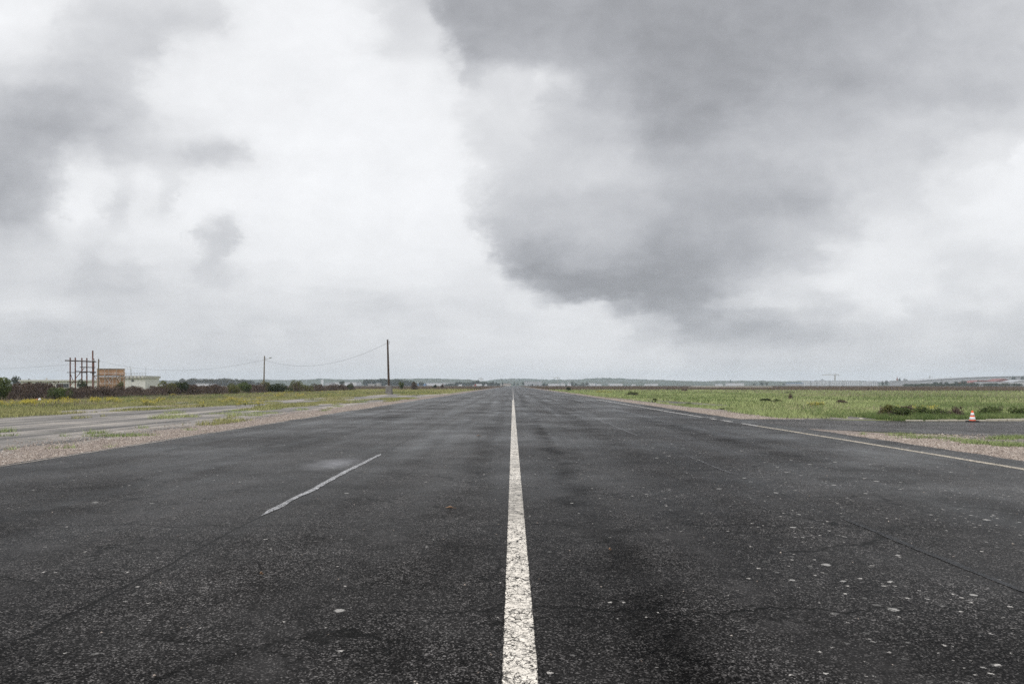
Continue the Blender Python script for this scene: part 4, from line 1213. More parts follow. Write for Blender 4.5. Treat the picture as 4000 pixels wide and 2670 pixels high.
van('white van beside the lone round green bush past the bare pole', 1512, 0, 700, 5.0, 2.2, 'white_clad')
van('red van parked among the trees before the lorry', 1853, 0, 1300, 5, 2.6, 'truckred')

# ------------------------------------------------------------------ near left: buildings, frame, scaffold, poles
ZB = 205.0
r = thing('low_building', 'long low dirty white building with a flat roof behind the thickets', 'building', (at(80, ZB), ZB, 0))
X = lambda px: at(px, ZB) - at(80, ZB)
top = hh(1483, ZB)
MB().box(0, X(380), 0, 9, -0.1, top - .42).build('wall', M['render'], r)
MB().box(-.4, X(380) + .3, -.5, 9.4, top - .417, top).build('roof', M['roofslab'], r)
ch = MB().box(X(152), X(155.5), 3, 3.4, top + .003, hh(1475, ZB)).build('chimney', M['roofslab'], r)
def window(r, x0, x1, z0, z1, nm, y=0.0):
    f = MB()
    t = .07
    f.box(x0, x1, y - .07, y + .05, z1 - t, z1).box(x0, x1, y - .07, y + .05, z0, z0 + t)
    f.box(x0, x0 + t, y - .07, y + .05, z0 + t, z1 - t).box(x1 - t, x1, y - .07, y + .05, z0 + t, z1 - t)
    for k in range(1, nm):
        xx = x0 + (x1 - x0) * k / nm
        f.box(xx - .03, xx + .03, y - .06, y + .05, z0 + t, z1 - t)
    o = f.build('window', M['frame'], r)
    MB().box(x0 + t, x1 - t, y - .02, y + .03, z0 + t, z1 - t).build('pane', M['darkwin'], o)
    return o
window(r, X(221), X(269), hh(1513, ZB), hh(1497.5, ZB), 5)
window(r, X(194), X(206), hh(1511, ZB), hh(1497, ZB), 2)
window(r, X(110), X(124), hh(1510, ZB), hh(1500, ZB), 2)
window(r, X(300), X(318), hh(1511, ZB), hh(1498, ZB), 3)
MB().box(X(272), X(274), -.12, -.02, 0, top - .45).build('drainpipe', M['frame'], r)

r = thing('block_house', 'white flat roofed block with a railing and two antennas on its roof', 'building', (at(484, ZB), ZB - 2, 0))
X = lambda px: at(px, ZB) - at(484, ZB)
t0, t1 = hh(1476.5, ZB), hh(1467.5, ZB)
MB().box(0, X(581), 0, 8, -.1, t0).build('wall', M['render'], r)
MB().box(-.2, X(585), -.45, 8.3, t0 + .003, t1).build('roof', M['roofslab'], r)
for k in range(7):
    xx = X(494 + k * 14.3)
    MB().box(xx - .09, xx + .09, -.62, -.453, t0 - .15, t1 - .05).build('bracket', M['frame'], r)
window(r, X(490.5), X(500), hh(1494, ZB), hh(1482, ZB), 2)
window(r, X(528.5), X(537.5), hh(1490, ZB), hh(1482.5, ZB), 2)
window(r, X(528), X(538), hh(1512, ZB), hh(1505, ZB), 2)
rl = MB()
for k in range(10):
    xx = X(488 + k * 10.6)
    rl.bar((xx, -.3, t1), (xx, -.3, hh(1456, ZB)), .05)
for py in (1456.5, 1462):
    rl.bar((X(486), -.3, hh(py, ZB)), (X(584), -.3, hh(py, ZB)), .05)
rl.build('railing', M['steel'], r)
for px, ty in ((522.5, 1430), (582, 1432)):
    a = MB().tube([(X(px), .2, t1), (X(px), .2, hh(ty, ZB))], [.05, .03], 6)
    a.bar((X(px) - .12, .2, hh(ty + 2, ZB)), (X(px) + .12, .2, hh(ty + 2, ZB)), .05)
    a.build('antenna', M['steel'], r)

# red timber frame
ZF = 192.0
r = thing('timber_frame', 'open red brown timber frame of tall posts and cross beams', 'frame', (at(320, ZF), ZF, 0))
X = lambda px: at(px, ZF) - at(320, ZF)
Hf = lambda py: hh(py, ZF)
for px, ty in ((274, 1396), (294, 1395.5), (319.5, 1397.5), (339, 1397.5), (362, 1368.5), (365.5, 1400)):
    wd = .24 if px < 350 else .28
    MB().box(X(px) - wd / 2, X(px) + wd / 2, -.12, .12, -.2, Hf(ty)).build('post', M['red_wood'], r)
for (xa, ya), (xb, yb), wd, mt in (((256, 1407.5), (377, 1412.5), .32, 'grey_wood'), ((314, 1433), (374, 1435), .22, 'grey_wood'), ((298, 1450), (377, 1453), .26, 'grey_wood'), ((264, 1492.5), (305, 1491), .14, 'grey_wood')):
    MB().bar((X(xa), -.26, Hf(ya)), (X(xb), -.26, Hf(yb)), .12, wd).build('beam', M[mt], r)
for xa, xb, y in ((269, 299, 1454), (316, 344, 1454.5), (359, 377, 1455)):
    MB().box(X(xa), X(xb), -.9, -.33, Hf(y + 1.5), Hf(y - 1)).build('platform', M['grey_wood'], r)
for a, b in (((294, 1481), (331, 1436)), ((275, 1508), (291, 1486)), ((366, 1460), (378, 1482)), ((278, 1462), (286, 1485))):
    MB().bar((X(a[0]), -.2, Hf(a[1])), (X(b[0]), -.2, Hf(b[1])), .1, .14).build('brace', M['red_wood'], r)

# reed screen on a tube scaffold
m, g = newmat('reed_screen')
tc = g.n('ShaderNodeTexCoord').outputs['Object']
v1 = g.noise(g.vm('MULTIPLY', tc, (9, 1, 0.35)), 1.0, 4, 0.7)
v2 = g.noise(tc, 0.6, 4)
c = g.ramp(g.lin(v1, 0.3, 0.7), [(0, (0.27, 0.145, 0.085)), (0.5, (0.47, 0.285, 0.175)), (1, (0.58, 0.39, 0.26))])
c = g.mix(g.lin(v2, 0.35, 0.7, 0, 0.35), c, (0.26, 0.14, 0.08))
g.out(c, 0.9, 0.15, g.bump(v1, 0.5, 0.04))
M['reed'] = m
ZR = 186.0
r = thing('scaffold_screen', 'tube scaffold faced with a tan reed screen beside the timber frame', 'scaffold', (at(434, ZR), ZR, 0))
X = lambda px: at(px, ZR) - at(434, ZR)
Hf = lambda py: hh(py, ZR)
MB().box(X(379.5), X(487.5), 0, .08, .2, Hf(1470.5)).build('reed_panel', M['reed'], r)
MB().box(X(380), X(487.5), -.05, .03, Hf(1468), Hf(1441.5)).build('reed_panel', M['reed'], r)
tb = MB()
for px in (383, 413.5, 429, 459, 488, 516):
    tb.tube([(X(px), -.5, -.1), (X(px), -.5, Hf(1437 if px < 500 else 1440))], .05, 6)
for px in (383, 429, 459, 488):
    tb.tube([(X(px), -2.2, -.1), (X(px), -2.2, Hf(1462))], .045, 6)
tb.build('upright', M['steel'], r)
tb = MB()
for py, xa, xb, y in ((1438.5, 381, 517, -.5), (1457.5, 381, 488, -.55), (1476, 381, 490, -.55), (1497, 381, 545, -.55)):
    tb.tube([(X(xa), y, Hf(py)), (X(xb), y, Hf(py + .8))], .05 if py > 1440 else .075, 6)
tb.build('ledger', M['steel'], r)
tb = MB()
for a, b in (((388, 1470), (412, 1502)), ((412, 1460), (450, 1500)), ((429, 1478), (413, 1506)), ((455, 1458), (490, 1500)), ((459, 1450), (440, 1500)), ((490, 1446), (520, 1500)), ((470, 1470), (488, 1492)), ((505, 1470), (488, 1496))):
    tb.tube([(X(a[0]), -.62, Hf(a[1])), (X(b[0]), -2.0, Hf(b[1]))], .04, 6)
tb.build('diagonal_brace', M['steel'], r)
MB().box(X(381), X(488), -1.25, -.62, Hf(1468.5), Hf(1465.5)).build('walkway', M['grey_wood'], r)
MB().bar((X(381), -.1, Hf(1440.5)), (X(487), -.1, Hf(1440.5)), .1, .12).build('top_rail', M['grey_wood'], r)

# poles and cables
def pole(name, label, cat, px_b, px_t, top, z, rb, rt, lamp=False, base=None, arm=None):
    h = hh(top, z)
    lean = at(px_t, z) - at(px_b, z)
    r = thing(name, label, cat, (at(px_b, z), z, 0))
    z0 = 1.6 if base else -.3
    n = 8
    pts = [(lean * ((z0 + (h - z0) * k / n) / h), 0, z0 + (h - z0) * k / n) for k in range(n + 1)]
    MB().tube(pts, [rb + (rt - rb) * k / n for k in range(n + 1)], 12).build('pole', M['pale_pole' if lamp else 'wood_pole'], r)
    MB().lathe([(rt * 1.25, h), (rt * 1.2, h + .06), (.02, h + .22)], 12, (lean, 0)).build('cap', M['steel'], r)
    ins = MB()
    for dz in (.45, .75):
        ins.tube([(lean, 0, h - dz), (lean + .3, 0, h - dz + .05)], [.03, .03], 6)
        ins.lathe([(.03, h - dz + .02), (.075, h - dz + .06), (.075, h - dz + .15), (.03, h - dz + .2)], 10, (lean + .3, 0))
    ins.build('insulator', M['lampgrey'], r)
    if lamp:
        s = lamp
        MB().tube([(lean, 0, h - 1.05), (lean + s * .5, -.1, h - .75), (lean + s * .8, -.15, h - .5)], [.04, .035, .035], 7).build('arm', M['steel'], r)
        hd = MB().lathe([(.03, 0), (.16, .08), (.20, .35), (.17, .62), (.05, .78)], 14)
        hd.v = [(lean + s * .8 + (1 if s > 0 else -1) * (zz * .95) - .1 * abs(x), -.15 + y * 1.1, h - .52 + zz * .32 + x * .6) for x, y, zz in hd.v]
        o = hd.build('lamp_head', M['lampgrey'], r, True)
        lg = MB().lathe([(.03, .12), (.13, .2), (.15, .38), (.12, .58), (.03, .66)], 12)
        lg.v = [(lean + s * .8 + (1 if s > 0 else -1) * zz * .95, -.15 + y, h - .60 + zz * .32 + x * .35) for x, y, zz in lg.v]
        lg.build('lamp_glass', M['glass'], o, True)
    if base:
        bw = base
        b = MB()
        b.add([(-bw * 1.12, -.75, -.1), (bw * 1.12, -.75, -.1), (bw * 1.12, .75, -.1), (-bw * 1.12, .75, -.1), (-bw, -.6, 1.58), (bw * 1.02, -.6, 1.66), (bw * 1.02, .6, 1.66), (-bw, .6, 1.58)],
              [(3, 2, 1, 0), (4, 5, 6, 7), (0, 1, 5, 4), (1, 2, 6, 5), (2, 3, 7, 6), (3, 0, 4, 7)])
        b.build('concrete_base', M['concrete'], r, bevel=.08)
        b = MB()
        for k in range(5):
            b.bar((-bw * .9 + k * bw * .45, 0, 1.55), (-bw * .9 + k * bw * .45 + random.uniform(-.05, .05), 0, 1.8 + .12 * (k % 2)), .03)
        b.build('reinforcing_bar', M['wood_pole'], r)
    return Vector((at(px_t, z), z, h))
tp2 = pole('utility_pole', 'tall bare dark wooden pole set in a cracked concrete block', 'pole', 1519.5, 1513.8, 1327, 126, .21, .15, False, 0.52)
tp1 = pole('street_lamp', 'dark wooden pole carrying a lamp on a short upward arm', 'street lamp', 1030, 1033, 1390.5, 160, .17, .12, 1.35)
tp0 = pole('street_lamp', 'pole with a small lamp between the timber frame and the reed screen', 'street lamp', 383.5, 385, 1402, 183, .18, .14, -1.0)

def cable(label, a, b, sag, dirz=0.0, n=40, rad=.018):
    pts = []
    for k in range(n + 1):
        t = k / n
        p = a.lerp(b, t)
        p.z -= 4 * sag * t * (1 - t)
        pts.append(p)
    mb = MB().tube(pts, rad, 5)
    return tag(mb.build('overhead_cable', M['cable'], None), label, 'cable', 'overhead cables between the poles')
cable('sagging overhead cable from the tall bare pole to the lamp pole', tp2 + Vector((-.1, 0, -.6)), tp1 + Vector((.2, 0, -.95)), 2.6)
cable('overhead cable from the lamp pole to the pole at the timber frame', tp1 + Vector((-.1, 0, -.85)), tp0 + Vector((.1, 0, -.5)), 2.5)
cable('overhead cable from the pole at the timber frame out of the frame edge', tp0 + Vector((-.1, 0, -.6)), Vector((-205, 215, 8.6)), 2.0)

# ------------------------------------------------------------------ cone, kerb stones, litter
cx, cy = gp(3798.5, 1647.5)
r = thing('traffic_cone', 'orange and white striped traffic cone on a black base', 'traffic cone', (cx, cy, 0.012))
s = 0.505
b = MB()
c0 = .215
pts8 = []
for k in range(16):
    a = math.pi / 8 + k * math.pi / 8
    rr = min(c0 / max(abs(math.cos(a)), abs(math.sin(a))), c0 * 1.28)
    pts8.append((rr * math.cos(a), rr * math.sin(a)))
for sc, z in ((1.0, 0), (1.0, .03), (.9, .045)):
    b.v += [(x * sc, y * sc, z * 1.35) for x, y in pts8]
b.f += [tuple(range(16))[::-1], tuple(32 + k for k in range(16))]
for j in range(2):
    b.f += [(j * 16 + k, j * 16 + (k + 1) % 16, (j + 1) * 16 + (k + 1) % 16, (j + 1) * 16 + k) for k in range(16)]
b.build('base', M['rubber'], r)
R = lambda z: .135 - (.135 - .032) * (z - .046) / (s - .046)
cb = [(R(.046) + .02, .046), (R(.07), .07)] + [(R(z), z) for z in (.1, .2, .3, .4, s - .02)] + [(.026, s), (.017, s + .001), (.015, s - .03)]
MB().lathe(cb, 32).build('cone_body', M['cone'], r, True)
for za, zb in ((.098, .222), (.29, .405)):
    MB().lathe([(R(za) + .001, za), (R(za) + .0035, za + .002), (R(zb) + .0035, zb - .002), (R(zb) + .001, zb)], 32).build('reflective_band', M['band'], r, True)

kb = [(3540, 3604, 'long low pale kerb stone at the dark gap, first of the kerb'),
      (3618, 3664, 'kerb stone half sunk in grass, just after the first long one'),
      (3668, 3703, 'short kerb stone under the wide low green bush'),
      (3705, 3739, 'short kerb stone below the brown green bush'),
      (3741, 3783, 'kerb stone directly beside the traffic cone, nearer the runway'),
      (3814, 3852, 'thin low kerb stone just past the traffic cone'),
      (3855, 3896, 'slanting pale kerb stone, second past the traffic cone'),
      (3899, 3931, 'short pale kerb stone, third past the traffic cone'),
      (3934, 3992, 'longest pale kerb stone at the frame edge'),
      (3995, 4060, 'kerb stone cut off by the frame edge')]
for i, (pa, pb, lab) in enumerate(kb):
    z = 31.75
    xa, xb = at(pa, z), at(pb, z)
    L, hgt = (xb - xa) / 2, (.045, .03, .06, .06, .055, .04, .085, .09, .10, .10)[i]
    b = MB().box(-L, L, -.07, .09, -.06, hgt)
    o = b.build('kerb_stone', M['kerb'], None, bevel=.015)
    o.location = ((xa + xb) / 2, z + (0.02 if i % 2 else -0.01), 0.004)
    o.rotation_euler = (random.uniform(-.04, .04), random.uniform(-.02, .02), random.uniform(-.03, .03))
    tag(o, lab, 'kerb stone', 'kerb stones along the taxiway')
x, z = gp(3672, 1637)
def rock(label, px, py, s, mat='kerb', name='stone', cat='stone'):
    x, y = gp(px, py)
    bm = bmesh.new()
    bmesh.ops.create_icosphere(bm, subdivisions=2, radius=s)
    for v in bm.verts:
        k = 1 + .3 * (random.random() - .5)
        v.co = Vector((v.co.x * 1.3 * k, v.co.y * k, max(-.2 * s, v.co.z * .6 * k)))
    me = bpy.data.meshes.new(name); bm.to_mesh(me); bm.free()
    o = link(name, me, M[mat]); o.location = (x, y, .01)
    return tag(o, label, cat)
rock('white stone lying on the taxiway edge at the end of the grass', 3364, 1636, .09)
rock('pale stone lying on the left apron grass edge', 475, 1602, .14)
x, y = gp(150, 1571)
r = thing('litter', 'crumpled red and white litter in the grass below the thickets', 'litter', (x, y, .15))
for nm, dx, mt in (('white_sheet', .12, 'litter'), ('red_scrap', -.16, 'litterred')):
    bm = bmesh.new(); bmesh.ops.create_icosphere(bm, subdivisions=2, radius=.14 if dx > 0 else .10)
    for v in bm.verts: v.co *= 1 + .5 * (random.random() - .5)
    me = bpy.data.meshes.new(nm); bm.to_mesh(me); bm.free()
    o = link(nm, me, M[mt], r); o.location = (dx, 0, .12)


def leaf(label, px, py, L, W, rot):
    x, y = gp(px, py)
    pr = [(-1, 0), (-.6, .55), (0, 1), (.55, .6), (1, 0), (.55, -.6), (0, -1), (-.6, -.55)]
    vs = [(a * L / 2, b * W / 2, .012 + .018 * abs(b) + .006 * math.sin(4 * a)) for a, b in pr]
    b = MB().add(vs + [(0, 0, .006)], [(i, (i + 1) % 8, 8) for i in range(8)])
    b.bar((L / 2, 0, .012), (L * .8, .02, .004), .004)
    o = b.build('fallen_leaf', M['deadleaf'])
    o.location = (x, y, .018); o.rotation_euler = (0, 0, rot)
    return tag(o, label, 'leaf')
leaf('tan dead leaf lying on the asphalt nearest the white centre line', 1755, 1991, .115, .06, .1)
leaf('small orange dead leaf on the asphalt past the end of the pale joint sealant', 1020, 2253, .03, .022, .6)
leaf('tiny reddish leaf in the dark stain right of the centre line', 2382, 2157, .03, .02, .3)
leaf('small brown leaf far out in the middle of the left paving lane', 1868, 1704, .16, .08, .2)

# ------------------------------------------------------------------ pale track across the heath
me = bpy.data.meshes.new('track')
tv = [(at(2700, 900), 900), (at(2830, 620), 640), (at(3010, 700), 690), (at(3012, 720), 730), (at(2830, 700), 690), (at(2700, 1000), 980)]
me.from_pydata([(x, y, .9) for x, y in tv] + [(x, y, -.1) for x, y in tv], [], [(0, 1, 4, 5), (1, 2, 3, 4), (0, 6, 7, 1), (1, 7, 8, 2), (2, 8, 9, 3)])
o = link('track', me, M['kerb']); o['kind'] = 'structure'

# ------------------------------------------------------------------ haze
b = MB().box(-4500, 4500, -4500, 4500, -1.0, 80.0)
hz = b.build('haze', None)
hz['kind'] = 'stuff'
m = bpy.data.materials.new('haze'); m.use_nodes = True
g = G(m.node_tree)
pv = g.n('ShaderNodeVolumePrincipled', {'Color': (0.78, 0.89, 1.0), 'Density': 0.00017, 'Anisotropy': 0.0})
o = g.n('ShaderNodeOutputMaterial')
g.t.links.new(pv.outputs[0], o.inputs['Volume'])
hz.data.materials.append(m)

# ------------------------------------------------------------------ sky
ROW_Y = [0, 100, 200, 300, 400, 500, 600, 700, 800, 900, 1000, 1050, 1100, 1150, 1200, 1250, 1300, 1400, 1500]
ROWS = [
    {0: 240, 200: 238, 330: 224, 600: 219, 800: 222, 920: 238, 1200: 244, 1380: 238, 1480: 222, 1560: 215, 1640: 206, 1710: 184, 1790: 175, 2200: 176, 2600: 172, 3000: 172, 3300: 176, 3600: 185, 3800: 195, 4000: 203},
    {0: 243, 180: 240, 260: 226, 400: 217, 600: 211, 800: 216, 900: 238, 1200: 244, 1380: 240, 1480: 222, 1540: 216, 1620: 218, 1700: 190, 1780: 175, 2000: 177, 2400: 175, 2600: 171, 3000: 171, 3200: 174, 3400: 181, 3600: 188, 3800: 198, 4000: 205},
    {0: 234, 150: 232, 220: 222, 400: 213, 580: 210, 720: 236, 1000: 243, 1300: 244, 1430: 236, 1540: 222, 1640: 224, 1740: 200, 1820: 176, 1900: 182, 2000: 184, 2200: 186, 2400: 177, 2600: 169, 3000: 171, 3200: 175, 3400: 183, 3600: 191, 3800: 198, 4000: 204},
    {0: 220, 200: 212, 400: 206, 520: 212, 640: 236, 1000: 243, 1400: 244, 1560: 238, 1680: 236, 1780: 224, 1830: 206, 1880: 216, 1980: 222, 2060: 223, 2110: 230, 2170: 222, 2300: 194, 2400: 182, 2600: 169, 2800: 168, 3000: 174, 3200: 178, 3400: 183, 3600: 195, 3800: 200, 4000: 205},
    {0: 198, 200: 188, 300: 192, 420: 202, 560: 214, 640: 232, 800: 240, 1200: 243, 1600: 243, 1740: 240, 1860: 226, 1960: 222, 2050: 224, 2130: 211, 2230: 202, 2400: 190, 2600: 170, 2800: 172, 3000: 183, 3200: 188, 3400: 191, 3600: 192, 3800: 198, 4000: 206},
    {0: 184, 150: 178, 300: 184, 420: 198, 540: 214, 650: 226, 800: 230, 1000: 239, 1200: 243, 1600: 244, 1780: 242, 1870: 226, 1980: 221, 2050: 222, 2120: 214, 2220: 206, 2400: 198, 2550: 178, 2650: 170, 2800: 180, 3000: 193, 3200: 193, 3400: 197, 3600: 206, 3800: 208, 4000: 213},
    {0: 180, 130: 188, 250: 204, 360: 216, 440: 204, 540: 210, 660: 216, 780: 203, 900: 206, 960: 218, 1020: 238, 1200: 243, 1500: 245, 1780: 243, 1870: 225, 2000: 215, 2200: 211, 2400: 206, 2600: 185, 2800: 192, 3000: 197, 3200: 201, 3400: 209, 3560: 206, 3700: 220, 3800: 226, 3900: 226, 4000: 242},
    {0: 178, 120: 190, 220: 212, 360: 238, 470: 230, 560: 238, 660: 226, 760: 238, 900: 242, 1200: 245, 1780: 244, 1870: 226, 2000: 211, 2200: 213, 2400: 207, 2600: 199, 2800: 188, 3000: 186, 3200: 197, 3400: 213, 3560: 216, 3640: 224, 3720: 231, 3820: 238, 4000: 244},
    {0: 184, 130: 196, 220: 222, 300: 242, 380: 232, 440: 216, 540: 232, 600: 228, 640: 222, 700: 240, 900: 243, 1200: 245, 1790: 244, 1880: 226, 1980: 204, 2200: 200, 2400: 197, 2600: 190, 2800: 181, 3000: 179, 3200: 188, 3300: 204, 3400: 216, 3600: 220, 3680: 230, 3800: 238, 4000: 243},
    {0: 206, 160: 208, 300: 226, 420: 224, 560: 236, 720: 238, 760: 220, 820: 206, 880: 208, 940: 236, 1100: 243, 1500: 244, 1820: 242, 1860: 224, 2000: 198, 2200: 199, 2400: 197, 2600: 183, 2800: 184, 3000: 191, 3200: 200, 3350: 210, 3430: 224, 3600: 232, 3800: 236, 4000: 238},
    {0: 212, 200: 222, 360: 214, 480: 224, 620: 230, 740: 230, 800: 214, 860: 208, 920: 232, 1100: 240, 1400: 241, 1700: 240, 1840: 238, 1890: 212, 1990: 180, 2100: 174, 2300: 184, 2500: 176, 2600: 172, 2800: 180, 3000: 192, 3160: 206, 3260: 226, 3440: 234, 3600: 230, 3720: 222, 3900: 224, 4000: 228},
    {0: 214, 200: 219, 360: 209, 500: 212, 700: 224, 830: 212, 1000: 233, 1400: 238, 1800: 236, 1880: 230, 1950: 202, 2030: 176, 2100: 164, 2200: 162, 2350: 172, 2500: 170, 2600: 166, 2800: 180, 3000: 198, 3200: 216, 3320: 234, 3420: 235, 3600: 231, 3720: 222, 4000: 227},
    {0: 216, 200: 216, 360: 206, 500: 204, 620: 214, 760: 224, 860: 216, 1000: 228, 1200: 233, 1500: 234, 1800: 232, 1920: 233, 1990: 220, 2070: 188, 2150: 166, 2250: 160, 2400: 163, 2600: 161, 2720: 172, 2850: 190, 3000: 210, 3200: 226, 3320: 237, 3420: 234, 3600: 230, 3700: 222, 3850: 228, 4000: 225},
    {0: 218, 200: 217, 360: 207, 600: 213, 1000: 222, 1400: 222, 1700: 226, 1900: 230, 2030: 230, 2110: 216, 2200: 188, 2290: 167, 2400: 160, 2550: 161, 2680: 165, 2780: 178, 2900: 200, 3050: 216, 3250: 220, 3340: 232, 3430: 234, 3560: 222, 3700: 222, 4000: 222},
    {0: 222, 200: 219, 360: 210, 500: 210, 800: 214, 1000: 217, 1200: 217, 1400: 211, 1560: 213, 1700: 220, 1900: 224, 2040: 231, 2200: 230, 2300: 226, 2400: 206, 2480: 182, 2560: 169, 2660: 170, 2780: 192, 2900: 212, 3050: 220, 3250: 214, 3400: 228, 3480: 232, 3570: 216, 3700: 222, 3800: 226, 4000: 217},
    {0: 215, 360: 210, 700: 213, 1000: 216, 1200: 214, 1400: 215, 1600: 214, 1900: 222, 2200: 227, 2380: 224, 2470: 208, 2550: 188, 2640: 175, 2740: 177, 2860: 192, 3000: 201, 3200: 204, 3400: 220, 3600: 216, 4000: 213},
    {0: 208, 200: 205, 400: 210, 600: 212, 800: 212, 960: 214, 1060: 222, 1160: 212, 1300: 214, 1400: 219, 1600: 216, 1800: 221, 2000: 220, 2200: 224, 2400: 224, 2480: 206, 2600: 200, 2680: 184, 2800: 182, 3000: 186, 3150: 190, 3260: 196, 3340: 208, 3600: 214, 3800: 215, 4000: 209},
    {0: 204, 400: 208, 800: 211, 1200: 214, 1600: 217, 2000: 220, 2400: 222, 2600: 220, 2700: 213, 2860: 206, 3000: 210, 3200: 213, 3400: 212, 3600: 212, 4000: 207},
    {0: 207, 800: 212, 1600: 217, 2400: 220, 3200: 215, 4000: 207},
]
W = bpy.data.worlds.new('World')
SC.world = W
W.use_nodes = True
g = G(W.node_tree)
SUN_EL, SUN_ROT = math.radians(52), math.radians(205)
dirv = g.n('ShaderNodeTexCoord').outputs['Generated']
dx, dy, dz = g.xyz(dirv)
ay = g.m('MAXIMUM', g.m('ABSOLUTE', dy), 0.08)
u = g.m('DIVIDE', dx, ay)
v = g.m('DIVIDE', g.m('MAXIMUM', dz, 0.0), ay)
# cloud-deck coordinates: features shrink towards the horizon as on a real deck
k = g.m('ADD', v, 0.20)
cv = g.n('ShaderNodeCombineXYZ', {0: g.m('DIVIDE', u, k), 1: g.m('DIVIDE', 1.0, k), 2: 0.0}).outputs[0]
uvv = g.n('ShaderNodeCombineXYZ', {0: u, 1: g.m('MULTIPLY', v, 1.35), 2: 0.3}).outputs[0]
nA = g.n('ShaderNodeTexNoise', {'Vector': uvv, 'Scale': 6.5, 'Detail': 9.0, 'Roughness': 0.62}).outputs['Color']
nB = g.n('ShaderNodeTexNoise', {'Vector': cv, 'Scale': 2.2, 'Detail': 9.0, 'Roughness': 0.60}).outputs['Color']
a1, a2, a3 = g.xyz(g.vm('SUBTRACT', nA, (0.5, 0.5, 0.5)))
b1, b2, b3 = g.xyz(g.vm('SUBTRACT', nB, (0.5, 0.5, 0.5)))
near_h = g.sm(v, 0.0, 0.16)
nD = g.n('ShaderNodeTexNoise', {'Vector': g.vm('ADD', uvv, (9.1, 2.7, 1.4)), 'Scale': 17.0, 'Detail': 8.0, 'Roughness': 0.62}).outputs['Color']
e1, e2, e3 = g.xyz(g.vm('SUBTRACT', nD, (0.5, 0.5, 0.5)))
t = g.m('DIVIDE', g.m('ADD', u, 0.751), 1.4998)
t = g.m('ADD', t, g.m('MULTIPLY', e1, 0.050))
t = g.m('ADD', t, g.m('MULTIPLY', g.m('ADD', g.m('MULTIPLY', a1, 0.055), g.m('MULTIPLY', b1, 0.05)), 1.0), clamp=True)
row = g.m('ADD', g.m('SUBTRACT', 15.045, g.m('MULTIPLY', v, 26.67)), g.m('MULTIPLY', e2, 0.9))
row = g.m('ADD', row, g.m('MULTIPLY', g.m('ADD', g.m('MULTIPLY', a2, 0.95), g.m('MULTIPLY', b2, 1.5)), g.m('ADD', g.m('MULTIPLY', near_h, 0.75), 0.25)))
row = g.m('DIVIDE', row, 15.0, clamp=True)
fr = g.n('ShaderNodeFloatCurve')
cu = fr.mapping.curves[0]
NR = len(ROWS) - 1
cu.points[0].location = (0.0, 0.0)
cu.points[1].location = (1.0, 1.0)
for i, yv in enumerate(ROW_Y[1:-1]): cu.points.new(yv / 1500.0, (i + 1) / NR)
for p in cu.points: p.handle_type = 'VECTOR'
fr.mapping.update()
g.put(fr.inputs['Value'], row)
row = g.m('MULTIPLY', fr.outputs[0], float(NR))
acc = None
for i, rw in enumerate(ROWS):
    fc = g.n('ShaderNodeFloatCurve')
    cm = fc.mapping
    cu = cm.curves[0]
    pts = sorted(rw.items())
    cu.points[0].location = (pts[0][0] / 4000, pts[0][1] / 255)
    cu.points[1].location = (pts[-1][0] / 4000, pts[-1][1] / 255)
    for px, val in pts[1:-1]:
        cu.points.new(px / 4000, val / 255)
    for p in cu.points: p.handle_type = 'AUTO_CLAMPED'
    cm.update()
    g.put(fc.inputs['Value'], t)
    wgt = g.sm(g.m('ABSOLUTE', g.m('SUBTRACT', row, float(i))), 0.0, 1.0, 1.0, 0.0)
    q = g.m('MULTIPLY', fc.outputs[0], wgt)
    acc = q if acc is None else g.m('ADD', acc, q)
# billow detail, strongest in the mid greys
nC = g.m('SUBTRACT', g.n('ShaderNodeTexNoise', {'Vector': g.vm('ADD', uvv, (3.1, 7.7, 0.4)), 'Scale': 15.0, 'Detail': 8.0, 'Roughness': 0.6, 'Distortion': 0.4}).outputs[0], 0.5)
fine = g.m('ADD', g.m('ADD', g.m('MULTIPLY', a3, 0.10), g.m('MULTIPLY', b3, 0.09)), g.m('ADD', g.m('MULTIPLY', nC, 0.12), g.m('MULTIPLY', e3, 0.05)))
acc = g.m('SUBTRACT', acc, g.sm(acc, 0.64, 0.90, 0.032, 0.0))
lay = g.noise(g.n('ShaderNodeCombineXYZ', {0: g.m('MULTIPLY', u, 3.2), 1: g.m('MULTIPLY', v, 24.0), 2: 0.7}).outputs[0], 1.0, 7, 0.62)
acc = g.m('ADD', acc, g.m('MULTIPLY', g.m('SUBTRACT', lay, 0.5), g.sm(v, 0.04, 0.24, 0.11, 0.0)))
mid = g.sm(acc, 0.62, 0.97, 1.0, 0.5)
acc = g.m('ADD', acc, g.m('MULTIPLY', fine, mid))
lin = g.m('POWER', g.m('MAXIMUM', acc, 0.02), 2.2)
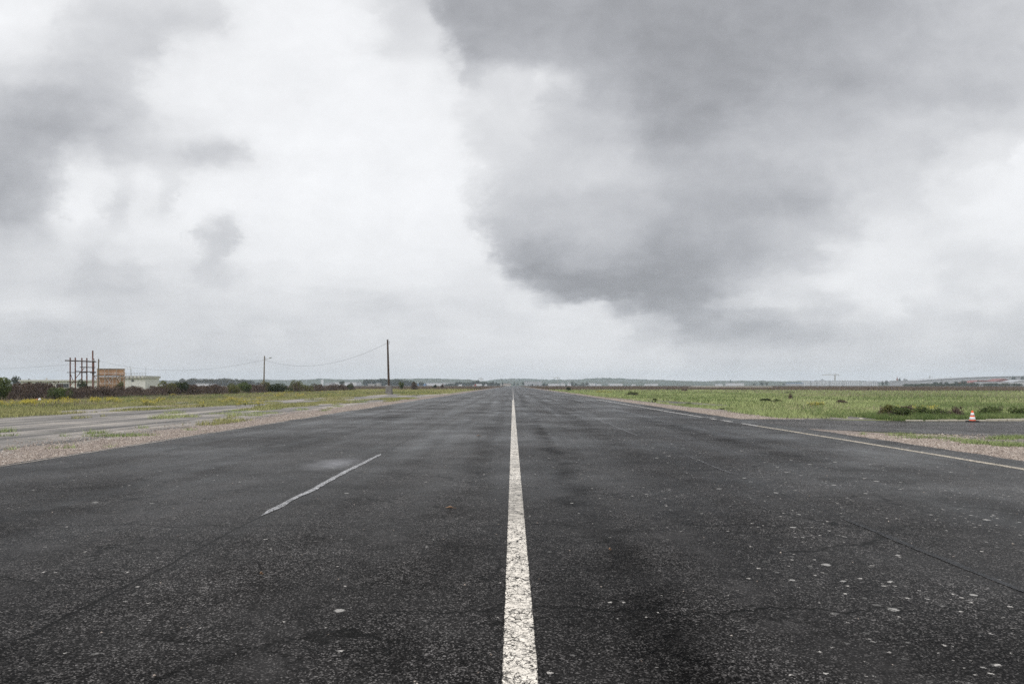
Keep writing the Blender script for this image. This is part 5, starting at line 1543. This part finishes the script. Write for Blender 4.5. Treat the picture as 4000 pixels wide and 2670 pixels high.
tint = g.mix(g.sm(acc, 0.62, 0.95), (0.975, 0.995, 1.055), (0.988, 0.998, 1.018))
# an overcast sky is brightest overhead, above the top of the picture
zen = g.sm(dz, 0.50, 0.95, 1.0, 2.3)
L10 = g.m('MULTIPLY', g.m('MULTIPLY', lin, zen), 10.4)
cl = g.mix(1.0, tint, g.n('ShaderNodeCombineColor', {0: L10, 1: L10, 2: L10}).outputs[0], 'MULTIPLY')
sky = g.n('ShaderNodeTexSky', sky_type='NISHITA', sun_disc=False, sun_elevation=SUN_EL, sun_rotation=SUN_ROT)
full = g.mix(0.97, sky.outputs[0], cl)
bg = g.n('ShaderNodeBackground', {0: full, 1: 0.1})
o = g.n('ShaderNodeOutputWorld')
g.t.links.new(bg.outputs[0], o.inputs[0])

sun = bpy.data.lights.new('sun', 'SUN')
sun.energy = 1.5
sun.angle = math.radians(40)
sun.color = (1.0, 0.965, 0.92)
so = bpy.data.objects.new('sun', sun)
COL.objects.link(so)
sd = Vector((math.sin(SUN_ROT) * math.cos(SUN_EL), math.cos(SUN_ROT) * math.cos(SUN_EL), math.sin(SUN_EL)))
so.rotation_euler = (-sd).to_track_quat('-Z', 'Y').to_euler()
so.location = (0, -20, 60)

# ------------------------------------------------------------------ camera and render settings
cam = bpy.data.cameras.new('camera')
cam.sensor_width = 36.0
cam.lens = 24.0
cam.shift_y = 169.5 / 4000
cam.shift_x = -3.0 / 4000
cam.clip_start = 0.05
cam.clip_end = 20000
co = bpy.data.objects.new('camera', cam)
co.location = (0, 0, HC)
co.rotation_euler = (math.radians(90), 0, 0)
COL.objects.link(co)
SC.camera = co
SC.view_settings.view_transform = 'Standard'
SC.view_settings.look = 'None'
SC.view_settings.exposure = 0.0
SC.view_settings.gamma = 1.0
SC.render.engine = 'CYCLES'
SC.cycles.max_bounces = 5
SC.cycles.diffuse_bounces = 3
SC.cycles.volume_bounces = 1
SC.cycles.transparent_max_bounces = 4
SC.cycles.use_denoising = False
SC.cycles.use_adaptive_sampling = False
